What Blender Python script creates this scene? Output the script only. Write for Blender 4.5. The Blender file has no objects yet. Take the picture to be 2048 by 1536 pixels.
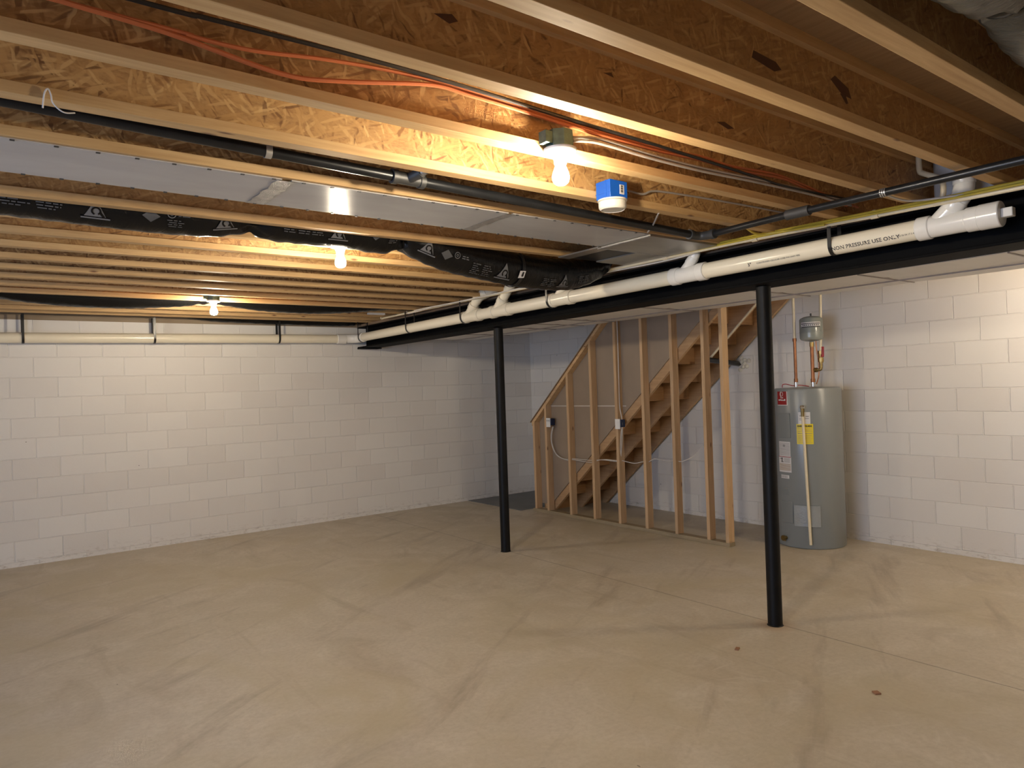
import bpy, bmesh, math, random
from math import pi, sin, cos, radians, sqrt, atan2
from mathutils import Vector, Matrix
random.seed(7)
S = bpy.context.scene
COL = S.collection
ORG = {}

# ------------------------------------------------------------------ nodes
class NT:
    def __init__(s, name):
        s.m = bpy.data.materials.new(name); s.m.use_nodes = True
        s.t = s.m.node_tree; s.t.nodes.clear()
        s.out = s.n('ShaderNodeOutputMaterial')
    def n(s, typ, ins=None, **kw):
        nd = s.t.nodes.new(typ)
        for k, v in kw.items(): setattr(nd, k, v)
        for k, v in (ins or {}).items(): s.set(nd, k, v)
        return nd
    def set(s, nd, k, v):
        sock = nd.inputs[k]
        if isinstance(v, bpy.types.NodeSocket): s.t.links.new(v, sock)
        else: sock.default_value = v
    def math(s, op, a, b=None, c=None):
        nd = s.n('ShaderNodeMath', operation=op)
        s.set(nd, 0, a)
        if b is not None: s.set(nd, 1, b)
        if c is not None: s.set(nd, 2, c)
        return nd.outputs[0]
    def vm(s, op, a, b=None):
        nd = s.n('ShaderNodeVectorMath', operation=op); s.set(nd, 0, a)
        if b is not None: s.set(nd, 1, b)
        return nd.outputs[0]
    def coord(s, rnd=False):
        c = s.n('ShaderNodeTexCoord').outputs['Object']
        if rnd:
            r = s.n('ShaderNodeObjectInfo').outputs['Random']
            o = s.n('ShaderNodeCombineXYZ', {0: s.math('MULTIPLY', r, 37.3), 1: s.math('MULTIPLY', r, 91.7), 2: s.math('MULTIPLY', r, 13.1)}).outputs[0]
            c = s.vm('ADD', c, o)
        return c
    def map(s, v, scale=(1, 1, 1), rot=(0, 0, 0), loc=(0, 0, 0)):
        return s.n('ShaderNodeMapping', {'Vector': v, 'Scale': scale, 'Rotation': rot, 'Location': loc}).outputs[0]
    def noise(s, v, scale, detail=4, rough=.55, dist=0):
        return s.n('ShaderNodeTexNoise', {'Vector': v, 'Scale': scale, 'Detail': detail, 'Roughness': rough, 'Distortion': dist}).outputs[0]
    def ramp(s, f, pts, interp='LINEAR'):
        nd = s.n('ShaderNodeValToRGB', {'Fac': f}); cr = nd.color_ramp; cr.interpolation = interp
        while len(cr.elements) < len(pts): cr.elements.new(.5)
        for e, (p, c) in zip(cr.elements, pts):
            e.position = p; e.color = (c[0], c[1], c[2], 1) if not isinstance(c, (int, float)) else (c, c, c, 1)
        return nd.outputs[0]
    def mix(s, f, a, b, typ='MIX'):
        nd = s.n('ShaderNodeMix', data_type='RGBA', blend_type=typ)
        s.set(nd, 0, f)
        for k, v in ((6, a), (7, b)):
            if isinstance(v, tuple) and len(v) == 3: v = v + (1,)
            s.set(nd, k, v)
        return nd.outputs[2]
    def bump(s, h, strength=.3, dist=.01, prev=None):
        d = {'Height': h, 'Strength': strength, 'Distance': dist}
        if prev is not None: d['Normal'] = prev
        return s.n('ShaderNodeBump', d).outputs[0]
    def bsdf(s, color, rough=.6, metal=0, normal=None, **kw):
        for k_ in list(kw): kw[k_.replace('_', ' ')] = kw.pop(k_)
        if 'Specular IOR Level' in kw: pass
        d = {'Base Color': color if not (isinstance(color, tuple) and len(color) == 3) else color + (1,), 'Roughness': rough, 'Metallic': metal}
        if normal is not None: d['Normal'] = normal
        for k, v in kw.items(): d[k.replace('_', ' ')] = v
        b = s.n('ShaderNodeBsdfPrincipled', d)
        s.t.links.new(b.outputs[0], s.out.inputs[0]); return b

def plain(name, col, rough=.5, metal=0, vary=.12, scale=6, bump=0, **kw):
    t = NT(name); c = t.coord(True)
    n = t.noise(c, scale, 4)
    lo = tuple(max(0, x * (1 - vary)) for x in col); hi = tuple(min(1, x * (1 + vary)) for x in col)
    cc = t.ramp(n, [(.3, lo), (.7, hi)])
    nm = t.bump(t.noise(c, scale * 8, 3), bump, .004) if bump else None
    t.bsdf(cc, rough, metal, nm, **kw); return t.m

def lumber(name, axis, light=(.66, .45, .24), dark=(.45, .27, .12), rough=.65, knots=True):
    t = NT(name); c = t.coord(True)
    sc = [14, 14, 14]; sc[axis] = .9
    g = t.noise(t.map(c, tuple(sc)), 3.0, 6, .6, .35)
    base = t.ramp(g, [(.28, dark), (.5, tuple((a + b) / 2 for a, b in zip(light, dark))), (.72, light)])
    sc2 = [1.2, 1.2, 1.2]; sc2[axis] = .35
    base = t.mix(t.math('MULTIPLY', t.noise(t.map(c, tuple(sc2)), 2, 2), .35), base, tuple(x * 1.15 for x in light))
    if knots:
        ks = [11, 11, 11]; ks[axis] = 3.2
        v = t.n('ShaderNodeTexVoronoi', {'Vector': t.map(c, tuple(ks)), 'Scale': 1.0}, feature='F1')
        m = t.ramp(v.outputs['Distance'], [(.04, 1.0), (.115, 0.0)])
        r = t.math('GREATER_THAN', t.n('ShaderNodeSeparateColor', {0: v.outputs['Color']}).outputs[0], .3)
        base = t.mix(t.math('MULTIPLY', m, r), base, (.16, .07, .03))
    t.bsdf(base, rough, 0, t.bump(g, .12, .003)); return t.m

def osb(name):
    t = NT(name); c = t.coord(True)
    w = t.noise(c, 5, 3)
    wob = t.n('ShaderNodeCombineXYZ', {0: t.math('MULTIPLY', w, .10), 2: t.math('MULTIPLY', w, .07)}).outputs[0]
    cw = t.vm('ADD', c, wob)
    base = t.ramp(t.noise(t.map(c, (18, 10, 60)), 2.2, 6, .7), [(.28, (.27, .135, .045)), (.5, (.40, .225, .085)), (.75, (.50, .30, .125))])
    for i, (ang, sx, sz, off) in enumerate(((.12, 8, 52, 0), (.75, 10, 70, 3.3), (-.6, 9, 62, 7.1), (1.5, 11, 66, 11.7), (-1.1, 12, 80, 5.2), (.35, 9, 84, 9.4))):
        v = t.n('ShaderNodeTexVoronoi', {'Vector': t.map(t.map(cw, rot=(0, ang, 0)), (sx, .01, sz), loc=(off, 0, off)), 'Scale': 1.0}, feature='F1')
        sep = t.n('ShaderNodeSeparateColor', {0: v.outputs['Color']})
        chip = t.ramp(sep.outputs[1], [(0, (.10, .038, .014)), (.10, (.24, .11, .036)), (.35, (.36, .19, .064)), (.75, (.49, .285, .108)), (1, (.66, .43, .19))])
        f = t.math('GREATER_THAN', sep.outputs[0], .45)
        f = t.math('MULTIPLY', f, t.ramp(v.outputs['Distance'], [(.36, .75), (.55, 0.)]))
        base = t.mix(f, base, chip)
    t.bsdf(base, .5, 0, t.bump(t.n('ShaderNodeRGBToBW', {0: base}).outputs[0], .4, .004)); return t.m

def blockwall(name, left):
    t = NT(name); c = t.coord()
    x, y, z = [t.n('ShaderNodeSeparateXYZ', {0: c}).outputs[i] for i in range(3)]
    u = t.math('ADD', x, 5.1753) if left else t.math('ADD', y, 5.1608 + .2032)
    jit = t.math('MULTIPLY', t.math('SUBTRACT', t.noise(c, 6, 2), .5), .006)
    u = t.math('ADD', u, jit); v = t.math('ADD', t.math('SUBTRACT', z, .0455), jit)
    uv = t.n('ShaderNodeCombineXYZ', {0: u, 1: v}).outputs[0]
    b = t.n('ShaderNodeTexBrick', {'Vector': uv, 'Scale': 1.0, 'Mortar Size': .0055, 'Mortar Smooth': .5, 'Bias': 0, 'Brick Width': .4064, 'Row Height': .2032}, offset=.5, offset_frequency=2, squash=1)
    fac = b.outputs['Fac']
    # head joints: stronger ridge; bed joints struck almost flush in places
    n2 = t.noise(c, 2.1, 3)
    bed = t.math('ABSOLUTE', t.math('SUBTRACT', t.math('FRACT', t.math('DIVIDE', v, .2032)), .5))
    bed = t.ramp(bed, [(.465, 1.0), (.475, .45)])
    fac = t.math('MULTIPLY', fac, bed)
    h = t.math('MULTIPLY', fac, -1)
    fine = t.noise(c, 55, 4, .65)
    nm = t.bump(h, .9, .009)
    nm = t.bump(fine, .22, .004, nm)
    blk = t.n('ShaderNodeTexBrick', {'Vector': uv, 'Scale': 1.0, 'Mortar Size': 0, 'Brick Width': .4064, 'Row Height': .2032, 'Color1': (.70, .66, .61, 1), 'Color2': (.77, .74, .69, 1)}, offset=.5, offset_frequency=2, squash=1).outputs['Color']
    col = t.mix(t.math('MULTIPLY', n2, .4), blk, (.79, .755, .70))
    col = t.mix(t.math('MULTIPLY', fac, .5), col, (.93, .90, .85))
    # scuffs near the slab
    low = t.ramp(z, [(0, 1.0), (.14, .0)])
    d = t.ramp(t.noise(t.map(c, (3, 3, 9)), 4, 5, .7), [(.52, 0.), (.72, 1.)])
    col = t.mix(t.math('MULTIPLY', t.math('MULTIPLY', low, d), .8), col, (.30, .235, .17))
    sp = t.n('ShaderNodeTexVoronoi', {'Vector': c, 'Scale': 3.3}, feature='F1')
    spm = t.math('MULTIPLY', t.math('LESS_THAN', sp.outputs['Distance'], .022), t.math('GREATER_THAN', t.n('ShaderNodeSeparateColor', {0: sp.outputs['Color']}).outputs[0], .6))
    col = t.mix(spm, col, (.2, .18, .16))
    t.bsdf(col, .55, 0, nm); return t.m

def concrete(name):
    t = NT(name); c = t.coord()
    x, y, z = [t.n('ShaderNodeSeparateXYZ', {0: c}).outputs[i] for i in range(3)]
    n1 = t.noise(c, .55, 5, .6, .6); n2 = t.noise(c, 2.6, 6, .62, 1.2); n3 = t.noise(c, 34, 5, .7)
    col = t.ramp(n1, [(.3, (.475, .41, .305)), (.5, (.53, .47, .375)), (.72, (.54, .485, .41))])
    col = t.mix(t.ramp(n2, [(.46, 0.), (.66, .65)]), col, (.62, .56, .465))
    col = t.mix(t.ramp(t.noise(t.map(c, (1.4, .5, 1), (0, 0, .6)), 1.6, 5, .6, 1.5), [(.55, 0.), (.75, .55)]), col, (.34, .285, .205))
    col = t.mix(t.ramp(n3, [(.4, .0), (.75, .34)]), col, (.30, .24, .165))
    # trowel sweeps
    for cx, cy, r0 in ((-3.85, -6.15, 3), (-3.4, -6.55, 5), (-4.1, -6.75, 2.2), (-3.35, -7.1, 3.7), (-4.4, -6.2, 7.2)):
        dx = t.math('SUBTRACT', x, cx); dy = t.math('SUBTRACT', y, cy)
        rr = t.math('SQRT', t.math('ADD', t.math('MULTIPLY', dx, dx), t.math('MULTIPLY', dy, dy)))
        ang = t.math('ARCTAN2', dy, dx)
        pol = t.n('ShaderNodeCombineXYZ', {0: t.math('ADD', t.math('MULTIPLY', ang, 3.4), t.math('MULTIPLY', rr, 3.0)), 1: t.math('MULTIPLY', rr, 1.5), 2: r0}).outputs[0]
        st = t.ramp(t.noise(pol, 2.2, 4, .6), [(.55, 0.), (.7, 1.)])
        fall = t.ramp(rr, [(.05, 0.), (.2, 1.), (.6, .0)])
        col = t.mix(t.math('MULTIPLY', t.math('MULTIPLY', st, fall), .45), col, (.63, .575, .49))
    olive = t.math('MULTIPLY', t.ramp(t.noise(t.map(c, (1, 1, 1), loc=(4.1, 2.2, 0)), .9, 4, .6, .8), [(.48, 0.), (.66, 1.)]), .55)
    col = t.mix(olive, col, (.45, .385, .255))
    sm = t.noise(t.map(t.map(c, rot=(0, 0, -.55)), (.45, 2.2, 1)), 1.5, 5, .6, .4)
    col = t.mix(t.ramp(sm, [(.57, 0.), (.70, .55)]), col, (.29, .24, .18))
    # control joint
    jx = t.math('ABSOLUTE', t.math('ADD', x, 2.715))
    j = t.ramp(jx, [(.0022, 1.), (.005, 0.)])
    # wandering shrinkage crack
    cw = t.math('ADD', t.math('ADD', y, t.math('MULTIPLY', x, .42)), t.math('MULTIPLY', t.noise(t.map(c, (1.4, .02, 1)), 1.6, 6), .55))
    cr = t.ramp(t.math('ABSOLUTE', t.math('ADD', cw, 8.05)), [(.001, .8), (.0045, 0.)])
    cr = t.math('MULTIPLY', cr, t.math('LESS_THAN', x, -5.0))
    dark = t.math('MAXIMUM', j, cr)
    col = t.mix(t.math('MULTIPLY', dark, .8), col, (.13, .10, .075))
    # rust bloom at the nearer column foot, dark scuffs
    rb = t.math('SQRT', t.math('ADD', t.math('POWER', t.math('ADD', x, 2.75), 2), t.math('POWER', t.math('ADD', y, 5.9), 2)))
    col = t.mix(t.math('MULTIPLY', t.ramp(rb, [(.05, .8), (.16, 0.)]), n2), col, (.36, .19, .07))
    for s_, th, colr in ((1.7, .012, (.10, .08, .06)), (3.1, .0085, (.15, .115, .08)), (.8, .018, (.24, .18, .12)), (5.3, .0065, (.2, .155, .11))):
        v = t.n('ShaderNodeTexVoronoi', {'Vector': t.map(t.vm('ADD', c, (s_, s_, 0)), (1, .45, 1), (0, 0, .5)), 'Scale': s_}, feature='F1')
        m = t.math('MULTIPLY', t.math('LESS_THAN', v.outputs['Distance'], th * s_ * .55), t.math('GREATER_THAN', t.n('ShaderNodeSeparateColor', {0: v.outputs['Color']}).outputs[0], .62))
        col = t.mix(t.math('MULTIPLY', m, .8), col, colr)
    nm = t.bump(n2, .10, .01); nm = t.bump(n3, .08, .003, nm); nm = t.bump(t.math('MULTIPLY', dark, -1), .6, .004, nm)
    t.bsdf(col, t.ramp(n1, [(.3, .42), (.7, .6)]), 0, nm); return t.m

M = {}
M['osb'] = osb('osb')
M['flake'] = plain('dark_strand', (.085, .036, .017), .6)
M['lumx'] = lumber('lumber_along_x', 0, (.62, .41, .19), (.43, .25, .095))
M['lumy'] = lumber('lumber_along_y', 1)
M['lumz'] = lumber('lumber_upright', 2, (.62, .42, .24), (.44, .27, .13))
M['stairw'] = lumber('stair_lumber', 1, (.52, .33, .17), (.36, .21, .10))
M['tread'] = lumber('stair_board_shaded', 0, (.37, .205, .09), (.26, .135, .055), knots=False)  # same wood as the stringers, darkened to carry the shade under the steps
M['sill'] = lumber('treated_sill', 0, (.33, .25, .16), (.22, .15, .09), knots=False)
M['silly'] = lumber('treated_nailer', 1, (.30, .21, .13), (.20, .13, .08), knots=False)
M['plate'] = lumber('treated_plate', 1, (.36, .285, .175), (.26, .195, .11))
M['sub'] = lumber('subfloor_ply', 1, (.36, .22, .10), (.22, .12, .05), knots=False)
M['wall_left'] = blockwall('painted_block_left', True)
M['wall_right'] = blockwall('painted_block_right', False)
M['wall_plain'] = plain('painted_wall', (.72, .68, .62), .6)
M['floor'] = concrete('concrete_slab')
M['mat'] = plain('grey_mat', (.17, .175, .18), .7, 0, .1, 3)
M['black'] = plain('black_steel_paint', (.0025, .0025, .0027), .7, 0, .3, 9, .1, Specular_IOR_Level=.1)
M['post'] = plain('black_post_paint', (.0035, .0035, .0037), .5, 0, .4, 12, .1, Specular_IOR_Level=.22)
M['pvc'] = plain('cream_pvc', (.83, .755, .585), .22, 0, .03, 3)
M['pvcw'] = plain('white_pvc', (.83, .80, .73), .2, 0, .03, 3)
M['cpvc'] = plain('cpvc', (.74, .64, .44), .3, 0, .05, 4)
M['ink'] = plain('black_ink', (.02, .02, .02), .6)
M['strap'] = plain('black_strap', (.01, .01, .011), .3)
M['gas'] = plain('black_iron', (.014, .015, .017), .33, .3, .3, 12)
M['iron'] = plain('cast_fitting', (.06, .06, .06), .5, .4)
M['galv'] = plain('galvanised_strap', (.55, .55, .54), .35, .8)
M['orange'] = plain('orange_cable', (.52, .15, .055), .4, 0, .08)
M['blackcable'] = plain('black_cable', (.012, .012, .012), .4)
M['whitecable'] = plain('white_cable', (.62, .58, .52), .45)
M['greycable'] = plain('grey_cable', (.36, .32, .29), .5)
M['yellow'] = plain('yellow_cable', (.62, .47, .05), .4)
M['copper'] = plain('copper', (.30, .125, .055), .36, .75, .3, 8)
M['brass'] = plain('brass', (.30, .21, .08), .35, .9, .2)
M['chrome'] = plain('chrome', (.75, .74, .72), .15, 1)
M['red'] = plain('red_handle', (.35, .02, .03), .35)
M['redlabel'] = plain('red_label', (.26, .008, .012), .4)
M['white'] = plain('white_plastic', (.80, .78, .73), .35, 0, .02)
M['alarm'] = plain('cream_plastic', (.60, .56, .48), .4, 0, .02)  # white plastic toned down to a cream mid-tone
M['paper'] = plain('paper_label', (.66, .64, .62), .5, 0, .03)
M['greyink'] = plain('grey_ink', (.30, .29, .28), .6)
M['yellowlabel'] = plain('yellow_label', (.78, .62, .02), .45, 0, .04)
M['brownink'] = plain('brown_ink', (.40, .30, .18), .6)
M['heater'] = plain('heater_enamel', (.225, .24, .235), .28, 0, .03, 2)
M['heaterd'] = plain('heater_panel', (.205, .22, .215), .32, 0, .03, 2)
M['tank'] = plain('tank_enamel', (.27, .29, .26), .22, 0, .04, 2)
M['blue'] = plain('blue_box', (.008, .095, .46), .4, 0, .06)
M['navy'] = plain('navy_box', (.01, .02, .06), .4, 0, .06)
M['green'] = plain('galvanised_box', (.055, .10, .095), .5, .3, .3, 40)
M['porc'] = plain('porcelain', (.85, .82, .76), .3, 0, .02)
M['dry'] = plain('drywall_back', (.30, .23, .165), .75, 0, .06, 3)
M['drytape'] = plain('drywall_edge', (.62, .57, .50), .7)
M['logo'] = plain('grey_print', (.15, .15, .155), .5)
M['logo2'] = plain('faint_print', (.085, .085, .088), .5)
M['foam'] = plain('spray_foam', (.70, .66, .55), .8, 0, .1, 20, .6)

def duct_black():
    t = NT('black_duct_jacket'); c = t.coord()
    w = t.noise(t.map(c, (10, 3, 3)), 3, 4, .6, .8)
    t.bsdf((.0045, .0045, .005), .27, 0, t.bump(w, .35, .02), Specular_IOR_Level=.3); return t.m
M['duct'] = duct_black()
def duct_grey():
    t = NT('grey_duct_jacket'); c = t.coord()
    w = t.noise(t.map(c, (14, 3, 3)), 3, 4, .6, .8)
    t.bsdf(t.ramp(w, [(.3, (.072, .062, .042)), (.7, (.115, .10, .07))]), .33, 0, t.bump(w, .5, .02)); return t.m
M['ductgrey'] = duct_grey()
def sheet(name, a, b, metal, rough, bs=.15):
    t = NT(name); c = t.coord()
    n = t.noise(t.map(c, (1.2, 4, 2)), 1.5, 4, .5, .5)
    t.bsdf(t.ramp(n, [(.3, a), (.7, b)]), rough, metal, t.bump(t.noise(c, 3, 3), bs, .02), Specular_IOR_Level=.14); return t.m
M['sheet'] = sheet('white_faced_panel', (.42, .405, .39), (.48, .465, .45), 0, .2, .05)
M['galvsheet'] = sheet('galvanised_sheet', (.36, .34, .30), (.48, .45, .40), .75, .35)
M['jacket'] = sheet('white_duct_jacket', (.80, .77, .72), (.86, .83, .78), 0, .42, .3)
M['foiltape'] = plain('foil_tape', (.40, .385, .37), .35, .45, .25, 30, .8)
M['plastic'] = plain('clear_bag', (.30, .315, .31), .12, 0, .1, 10, .6)
def emis(name, col, s):
    t = NT(name); e = t.n('ShaderNodeEmission', {'Color': col + (1,), 'Strength': s})
    t.t.links.new(e.outputs[0], t.out.inputs[0]); return t.m
BULB_COL = (1.0, .85, .635)
M['bulb'] = emis('lit_bulb', BULB_COL, 1500.0)

# ------------------------------------------------------------------ mesh builder
class MB:
    def __init__(s): s.v = []; s.f = []; s.mi = []
    def add(s, vs, fs, mi=0):
        o = len(s.v); s.v += [Vector(v) for v in vs]
        s.f += [[i + o for i in f] for f in fs]; s.mi += [mi] * len(fs); return s
    def box(s, a, b, mi=0):
        x0, y0, z0 = [min(p, q) for p, q in zip(a, b)]; x1, y1, z1 = [max(p, q) for p, q in zip(a, b)]
        return s.add([(x0, y0, z0), (x1, y0, z0), (x1, y1, z0), (x0, y1, z0), (x0, y0, z1), (x1, y0, z1), (x1, y1, z1), (x0, y1, z1)],
                     [(0, 3, 2, 1), (4, 5, 6, 7), (0, 1, 5, 4), (1, 2, 6, 5), (2, 3, 7, 6), (3, 0, 4, 7)], mi)
    def prism(s, pts, axis, a, b, mi=0):
        """pts in the two other axes (cyclic order x,y,z minus axis); extruded a..b"""
        n = len(pts)
        def P(p, t):
            l = [p[0], p[1]]; l.insert(axis, t); return tuple(l)
        vs = [P(p, a) for p in pts] + [P(p, b) for p in pts]
        fs = [tuple(range(n)), tuple(range(2 * n - 1, n - 1, -1))] + [(i, i + n, (i + 1) % n + n, (i + 1) % n) for i in range(n)]
        return s.add(vs, fs, mi)
    def tube(s, pts, r, n=12, mi=0, caps=True, sq=(1, 1)):
        pts = [Vector(p) for p in pts]; m = len(pts)
        rs = r if isinstance(r, (list, tuple)) else [r] * m
        T = []
        for i in range(m):
            a = pts[max(0, i - 1)]; b = pts[min(m - 1, i + 1)]
            T.append((b - a).normalized())
        up = Vector((0, 0, 1)) if abs(T[0].z) < .9 else Vector((0, 1, 0))
        vs = []; 
        for i in range(m):
            sd = T[i].cross(up)
            if sd.length < 1e-4: sd = Vector((1, 0, 0))
            sd.normalize(); u = sd.cross(T[i]).normalized(); up = u
            for k in range(n):
                a = 2 * pi * k / n
                vs.append(pts[i] + sd * (cos(a) * rs[i] * sq[0]) + u * (sin(a) * rs[i] * sq[1]))
        fs = [(i * n + k, i * n + (k + 1) % n, (i + 1) * n + (k + 1) % n, (i + 1) * n + k) for i in range(m - 1) for k in range(n)]
        if caps: fs += [tuple(reversed(range(n))), tuple(range((m - 1) * n, m * n))]
        return s.add(vs, fs, mi)
    def cyl(s, a, b, r, n=20, mi=0): return s.tube([a, b], r, n, mi)
    def lathe(s, prof, c, n=28, axis='z', mi=0):
        vs = []
        for r, h in prof:
            for k in range(n):
                a = 2 * pi * k / n; p, q = r * cos(a), r * sin(a)
                vs.append((c[0] + p, c[1] + q, c[2] + h) if axis == 'z' else ((c[0] + h, c[1] + p, c[2] + q) if axis == 'x' else (c[0] + p, c[1] + h, c[2] + q)))
        m = len(prof)
        fs = [(i * n + k, i * n + (k + 1) % n, (i + 1) * n + (k + 1) % n, (i + 1) * n + k) for i in range(m - 1) for k in range(n)]
        fs += [tuple(reversed(range(n))), tuple(range((m - 1) * n, m * n))]
        return s.add(vs, fs, mi)
    def bar(s, a, b, w, h, up=(0, 0, 1), mi=0):
        a = Vector(a); b = Vector(b); t = (b - a).normalized(); sd = t.cross(Vector(up)).normalized(); u = sd.cross(t)
        vs = [p + sd * (i * w / 2) + u * (j * h / 2) for p in (a, b) for i, j in ((-1, -1), (1, -1), (1, 1), (-1, 1))]
        return s.add(vs, [(0, 1, 2, 3), (7, 6, 5, 4), (0, 4, 5, 1), (1, 5, 6, 2), (2, 6, 7, 3), (3, 7, 4, 0)], mi)
    def build(s, name, mats, parent=None, bevel=0, smooth=35, origin=None, fix=True):
        if not isinstance(mats, (list, tuple)): mats = [mats]
        o0 = Vector((0, 0, 0))
        if parent is not None: o0 = ORG[parent.name]
        elif origin is not None: o0 = Vector(origin)
        me = bpy.data.meshes.new(name)
        me.from_pydata([v - o0 for v in s.v], [], s.f)
        for m in mats: me.materials.append(m)
        me.polygons.foreach_set('material_index', s.mi)
        if fix:
            bm = bmesh.new(); bm.from_mesh(me); bmesh.ops.recalc_face_normals(bm, faces=bm.faces); bm.to_mesh(me); bm.free()
        if smooth:
            me.shade_smooth(); me.set_sharp_from_angle(angle=radians(smooth))
        me.update()
        o = bpy.data.objects.new(name, me); COL.objects.link(o)
        if parent is not None: o.parent = parent; ORG[o.name] = o0
        else:
            o.location = o0; ORG[o.name] = o0
        if bevel:
            b = o.modifiers.new('edge', 'BEVEL'); b.width = bevel; b.segments = 2; b.limit_method = 'ANGLE'; b.angle_limit = radians(40)
        return o

def tag(o, label, cat, group=None, kind=None):
    o['label'] = label; o['category'] = cat
    if group: o['group'] = group
    if kind: o['kind'] = kind
    return o
def thing(name, loc, label, cat, group=None):
    o = bpy.data.objects.new(name, None); o.empty_display_size = .1; COL.objects.link(o)
    o.location = loc; ORG[o.name] = Vector(loc); return tag(o, label, cat, group)
def dup(o, delta=(0, 0, 0), label=None, parent=None):
    c = o.copy(); COL.objects.link(c); ORG[c.name] = ORG[o.name] + Vector(delta)
    if parent is None: c.location = o.location + Vector(delta)
    else: c.parent = parent
    if label: c['label'] = label
    for ch in list(o.children):
        dup(ch, delta, None, c)
    return c
def struct(o, label=None, cat=None):
    o['kind'] = 'structure'
    if label: o['label'] = label; o['category'] = cat
    return o
def smoothpath(pts, n=8):
    P = [Vector(p) for p in pts]; out = []
    for i in range(len(P) - 1):
        p0 = P[max(0, i - 1)]; p1 = P[i]; p2 = P[i + 1]; p3 = P[min(len(P) - 1, i + 2)]
        for k in range(n):
            t = k / n
            out.append(.5 * ((2 * p1) + (-p0 + p2) * t + (2 * p0 - 5 * p1 + 4 * p2 - p3) * t * t + (-p0 + 3 * p1 - 3 * p2 + p3) * t ** 3))
    out.append(P[-1]); return out
def text_geo(s, size, stretch=1.0, thick=0.0):
    cu = bpy.data.curves.new('tmp_text', 'FONT'); cu.body = s; cu.size = size; cu.resolution_u = 2; cu.offset = thick
    ob = bpy.data.objects.new('tmp_text', cu); COL.objects.link(ob)
    me = bpy.data.meshes.new_from_object(ob.evaluated_get(bpy.context.evaluated_depsgraph_get()))
    vs = [(v.co.x * stretch, v.co.y) for v in me.vertices]; fs = [tuple(p.vertices) for p in me.polygons]
    bpy.data.objects.remove(ob); bpy.data.curves.remove(cu); bpy.data.meshes.remove(me)
    return vs, fs

# ------------------------------------------------------------------ room
XW, YB, ZT = -11.0, -12.5, 2.455
struct(MB().box((XW - .2, YB - .2, -.15), (.2, .2, 0)).build('floor', M['floor']), 'bare concrete basement floor with a straight control joint', 'floor')
struct(MB().box((XW - .2, 0, 0), (.2, .2, ZT)).build('wall_left', M['wall_left']), 'long white painted block wall on the left side', 'wall')
struct(MB().box((0, YB - .2, 0), (.2, 0, ZT)).build('wall_right', M['wall_right']), 'white painted block wall behind the stairs and water heater', 'wall')
struct(MB().box((XW, YB - .2, 0), (0, YB, 2.74)).build('wall_rear', M['wall_plain']))
WY0, WY1, WZ0, WZ1 = -8.4, -4.6, .35, 2.25       # daylight window in the unseen end wall
w = MB()
w.box((XW - .2, YB, 0), (XW, WY0, 2.74)).box((XW - .2, WY1, 0), (XW, 0, 2.74)).box((XW - .2, WY0, 0), (XW, WY1, WZ0)).box((XW - .2, WY0, WZ1), (XW, WY1, 2.74))
struct(w.build('wall_end', M['wall_plain']))
w = MB()
for a, b in (((WY0, WZ0), (WY0 + .05, WZ1)), ((WY1 - .05, WZ0), (WY1, WZ1)), ((WY0, WZ0), (WY1, WZ0 + .05)), ((WY0, WZ1 - .05), (WY1, WZ1)), ((-6.525, WZ0), (-6.475, WZ1))):
    w.box((XW - .14, a[0], a[1]), (XW - .08, b[0], b[1]))
struct(w.build('window_1', M['white']))
# rim boards and sill plates on the block walls, subfloor overhead
struct(MB().box((XW, .0, 2.455), (-.14, .14, 2.5)).build('trim_1', M['sill']), 'dark treated sill plate on top of the left block wall', 'sill plate')
struct(MB().box((XW, .10, 2.5), (.2, .14, 2.741)).build('trim_2', M['sill']))
struct(MB().box((0, YB, 2.455), (.14, .14, 2.5)).build('trim_3', M['silly']))
struct(MB().box((.10, YB, 2.5), (.14, .14, 2.741)).build('trim_4', M['silly']))
c = MB()
c.box((XW - .2, YB - .2, 2.741), (-1.02, .2, 2.765)).box((-1.02, YB - .2, 2.741), (.2, -5.2, 2.765)).box((-1.02, -.9, 2.741), (.2, .2, 2.765))
struct(c.build('ceiling', M['sub']), 'plywood subfloor seen between the ceiling joists', 'ceiling')
w = MB()
w.box((-1.06, -5.24, 2.765), (-1.02, -.86, 4.2)).box((.1, -5.24, 2.765), (.14, -.86, 4.2)).box((-1.06, -5.24, 2.765), (.14, -5.2, 4.2)).box((-1.06, -.9, 2.765), (.14, -.86, 4.2)).box((-1.06, -5.24, 4.2), (.14, -.86, 4.24))
struct(w.build('wall_sky_blocker', M['wall_plain']))  # unseen closed box over the stair opening, added to stop sky light leaking in

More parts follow.
